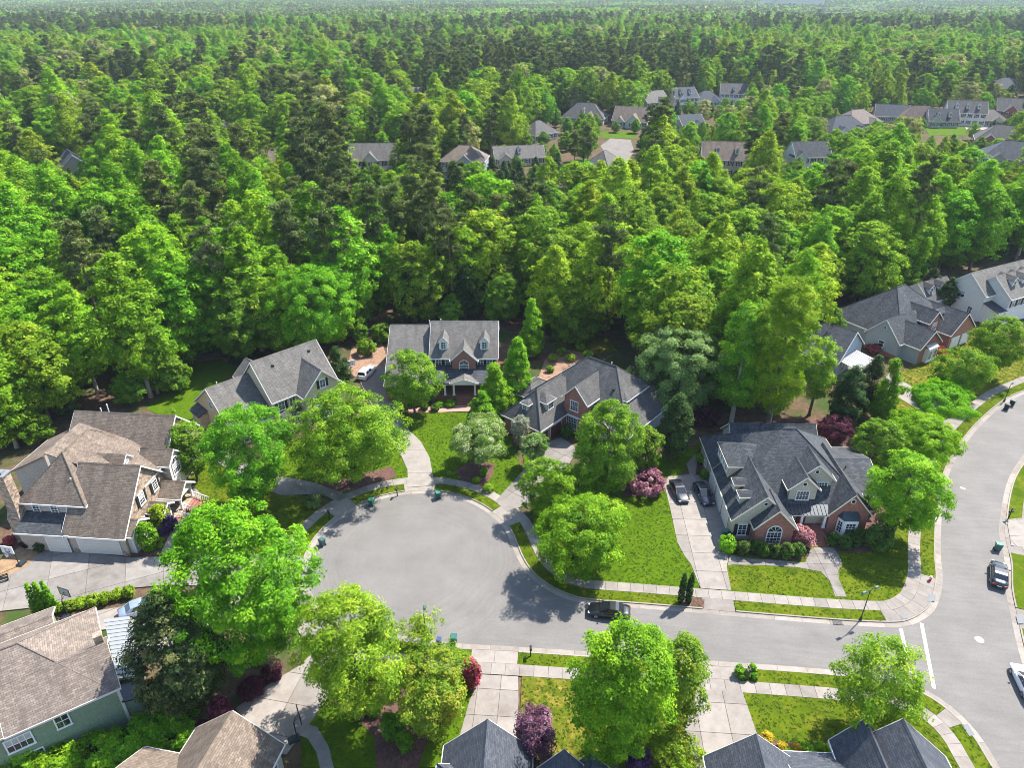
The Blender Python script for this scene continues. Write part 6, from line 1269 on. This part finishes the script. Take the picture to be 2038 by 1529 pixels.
scatter('forest', 'dense mixed green and pine forest filling the middle distance', [(x, y, 0) for x, y, k, s_ in rest], [rs.choice(IDX[k]) for x, y, k, s_ in rest], [(s_*rs.uniform(.9, 1.1),)*2 + (s_,) for x, y, k, s_ in rest], [(0, 0, rs.uniform(0, 6.28)) for _ in rest], stuff_col)
# far woods: patches of canopy out to the horizon
patch_col = bpy.data.collections.new('far_canopy_shapes')
for i in range(4):
    rng = np.random.default_rng(900 + i); Ps, Ns, Ss, Ts, Ms = [], [], [], [], []
    for a in range(7):
        for c in range(7):
            pine = rng.uniform() < (.22, .1, .42, .16)[i]; fl = (not pine) and rng.uniform() < .16; hh = rng.uniform(22, 28) if pine else rng.uniform(16, 24); r = rng.uniform(3.6, 4.6) if pine else rng.uniform(4.6, 6.4); b2 = hh*(.26 if pine else .4)
            p, n_, s_, t_, _ = crown(rng, r, b2, hh - 2*b2, 'round', 1.5, 1.9, 1.7, .3, 300); o = np.array([(a - 3)*8.6 + rng.uniform(-3, 3), (c - 3)*8.6 + rng.uniform(-3, 3), 0]); Ps.append(p + o); Ns.append(n_); Ss.append(s_); Ts.append(np.clip(t_ + rng.normal(0, .12), 0, 1)); Ms.append(np.full(len(p), 1 if pine else 2 if fl else 0))
    ob = bpy.data.objects.new('far_canopy_%d' % i, leaf_mesh('far_canopy', np.concatenate(Ps), np.concatenate(Ns), np.concatenate(Ss), np.concatenate(Ts), [M['lf_poplar'], M['lf_pine'], M['lf_flower']], .7, None, np.concatenate(Ms), rng)); patch_col.objects.link(ob)
pts = []; y = 1270.0
while y < 7000:
    st_ = 58; x = -(.74*y + 60)
    while x < .74*y + 60:
        pts.append((x + rs.uniform(-6, 6), y + rs.uniform(-6, 6), (10*sn(x, y, 420, 2.2) + 8*sn(x, y, 170, .4)) * min(1, (y - 1270)/600) - 2 if y > 1400 else -1)); x += st_
    y += st_
scatter('far_forest', 'hazy forest reaching to the horizon', pts, [min(3, max(0, int(2 + 2.2*sn(p[0], p[1], 150, 3.3) + rs.uniform(-.8, .8)))) for p in pts], [(1, 1, 1)]*len(pts), [(0, 0, rs.choice((0, 1.571, 3.1416, 4.712))) for _ in pts], patch_col)
# --- grass blades over the lawns and verges
def inside(pt, poly):
    x, y = pt; c = False; j = len(poly) - 1
    for i in range(len(poly)):
        xi, yi = poly[i]; xj, yj = poly[j]
        if (yi > y) != (yj > y) and x < (xj - xi)*(y - yi)/(yj - yi) + xi: c = not c
        j = i
    return c
tuft_col = bpy.data.collections.new('grass_tuft_shapes')
for i in range(3):
    rng = np.random.default_rng(40 + i); n = 22; a = rng.uniform(0, 6.28, n); rr = rng.uniform(0, .2, n); P_ = np.stack([np.cos(a)*rr, np.sin(a)*rr, rng.uniform(.01, .05, n)], 1); N_ = rng.normal(size=(n, 3))*.6 + np.array([0, 0, 1.0]); N_ /= np.linalg.norm(N_, axis=1)[:, None]
    ob = bpy.data.objects.new('grass_tuft_%d' % i, leaf_mesh('grass_tuft', P_, N_, rng.uniform(.05, .1, n), np.clip(rng.normal((.3, .5, .75)[i], .15, n), 0, 1), [M['lf_grass']], .4, None, None, rng)); tuft_col.objects.link(ob)
gp = []; tops = [(poly, z) for nm_, poly, z in AREAS if nm_ not in ('lawn', 'ground', 'back_lawn', 'street', 'far_lawn')]; ed = np.concatenate([ED.p, EE.p])
for nm_, poly, z in AREAS:
    if nm_ != 'lawn': continue
    xs = [q_[0] for q_ in poly]; ys = [q_[1] for q_ in poly]; n = int((max(xs) - min(xs))*(max(ys) - min(ys))*7)
    for _ in range(n):
        pt = (rs.uniform(min(xs), max(xs)), rs.uniform(min(ys), max(ys))); px, py = PX(*pt)
        if not (-20 < px < 2060 and py < 1560) or not inside(pt, poly): continue
        if any(inside(pt, o_) for o_, _ in tops): continue
        if ((ed - np.array(pt))**2).sum(1).min() < 3.84**2: continue
        gp.append((*pt, z))
for a_, c_ in VERGES:
    for _ in range(int((c_ - a_)*9)): gp.append((*ED.at(rs.uniform(a_, c_), rs.uniform(.86, 2.3)), .128))
scatter('grass', 'tufts of grass over the lawns and verges', gp, [min(2, max(0, int(1.5 + 1.1*sn(p[0]*6, p[1]*6, 9, 1.9) + rs.uniform(-1.3, 1.3)))) for p in gp], [(rs.uniform(.45, .85),)*3 for _ in gp], [(0, 0, rs.uniform(0, 6.28)) for _ in gp], tuft_col)
print('tufts', len(gp))
# ---------------------------------------------------------------- haze
hz = MB().box(-5400, 5400, -60, 7100, -1, 66).build('haze', []); hz['kind'] = 'stuff'
hm = bpy.data.materials.new('haze_air'); hm.use_nodes = True; t = hm.node_tree; t.nodes.clear(); pv = t.nodes.new('ShaderNodeVolumePrincipled'); pv.inputs['Color'].default_value = (.74, .86, 1.0, 1); pv.inputs['Density'].default_value = .00008; pv.inputs['Anisotropy'].default_value = .1
ot = t.nodes.new('ShaderNodeOutputMaterial'); t.links.new(pv.outputs[0], ot.inputs['Volume']); hz.data.materials.clear(); hz.data.materials.append(hm); tag(hz, 'pale blue haze over the distant forest', 'haze')
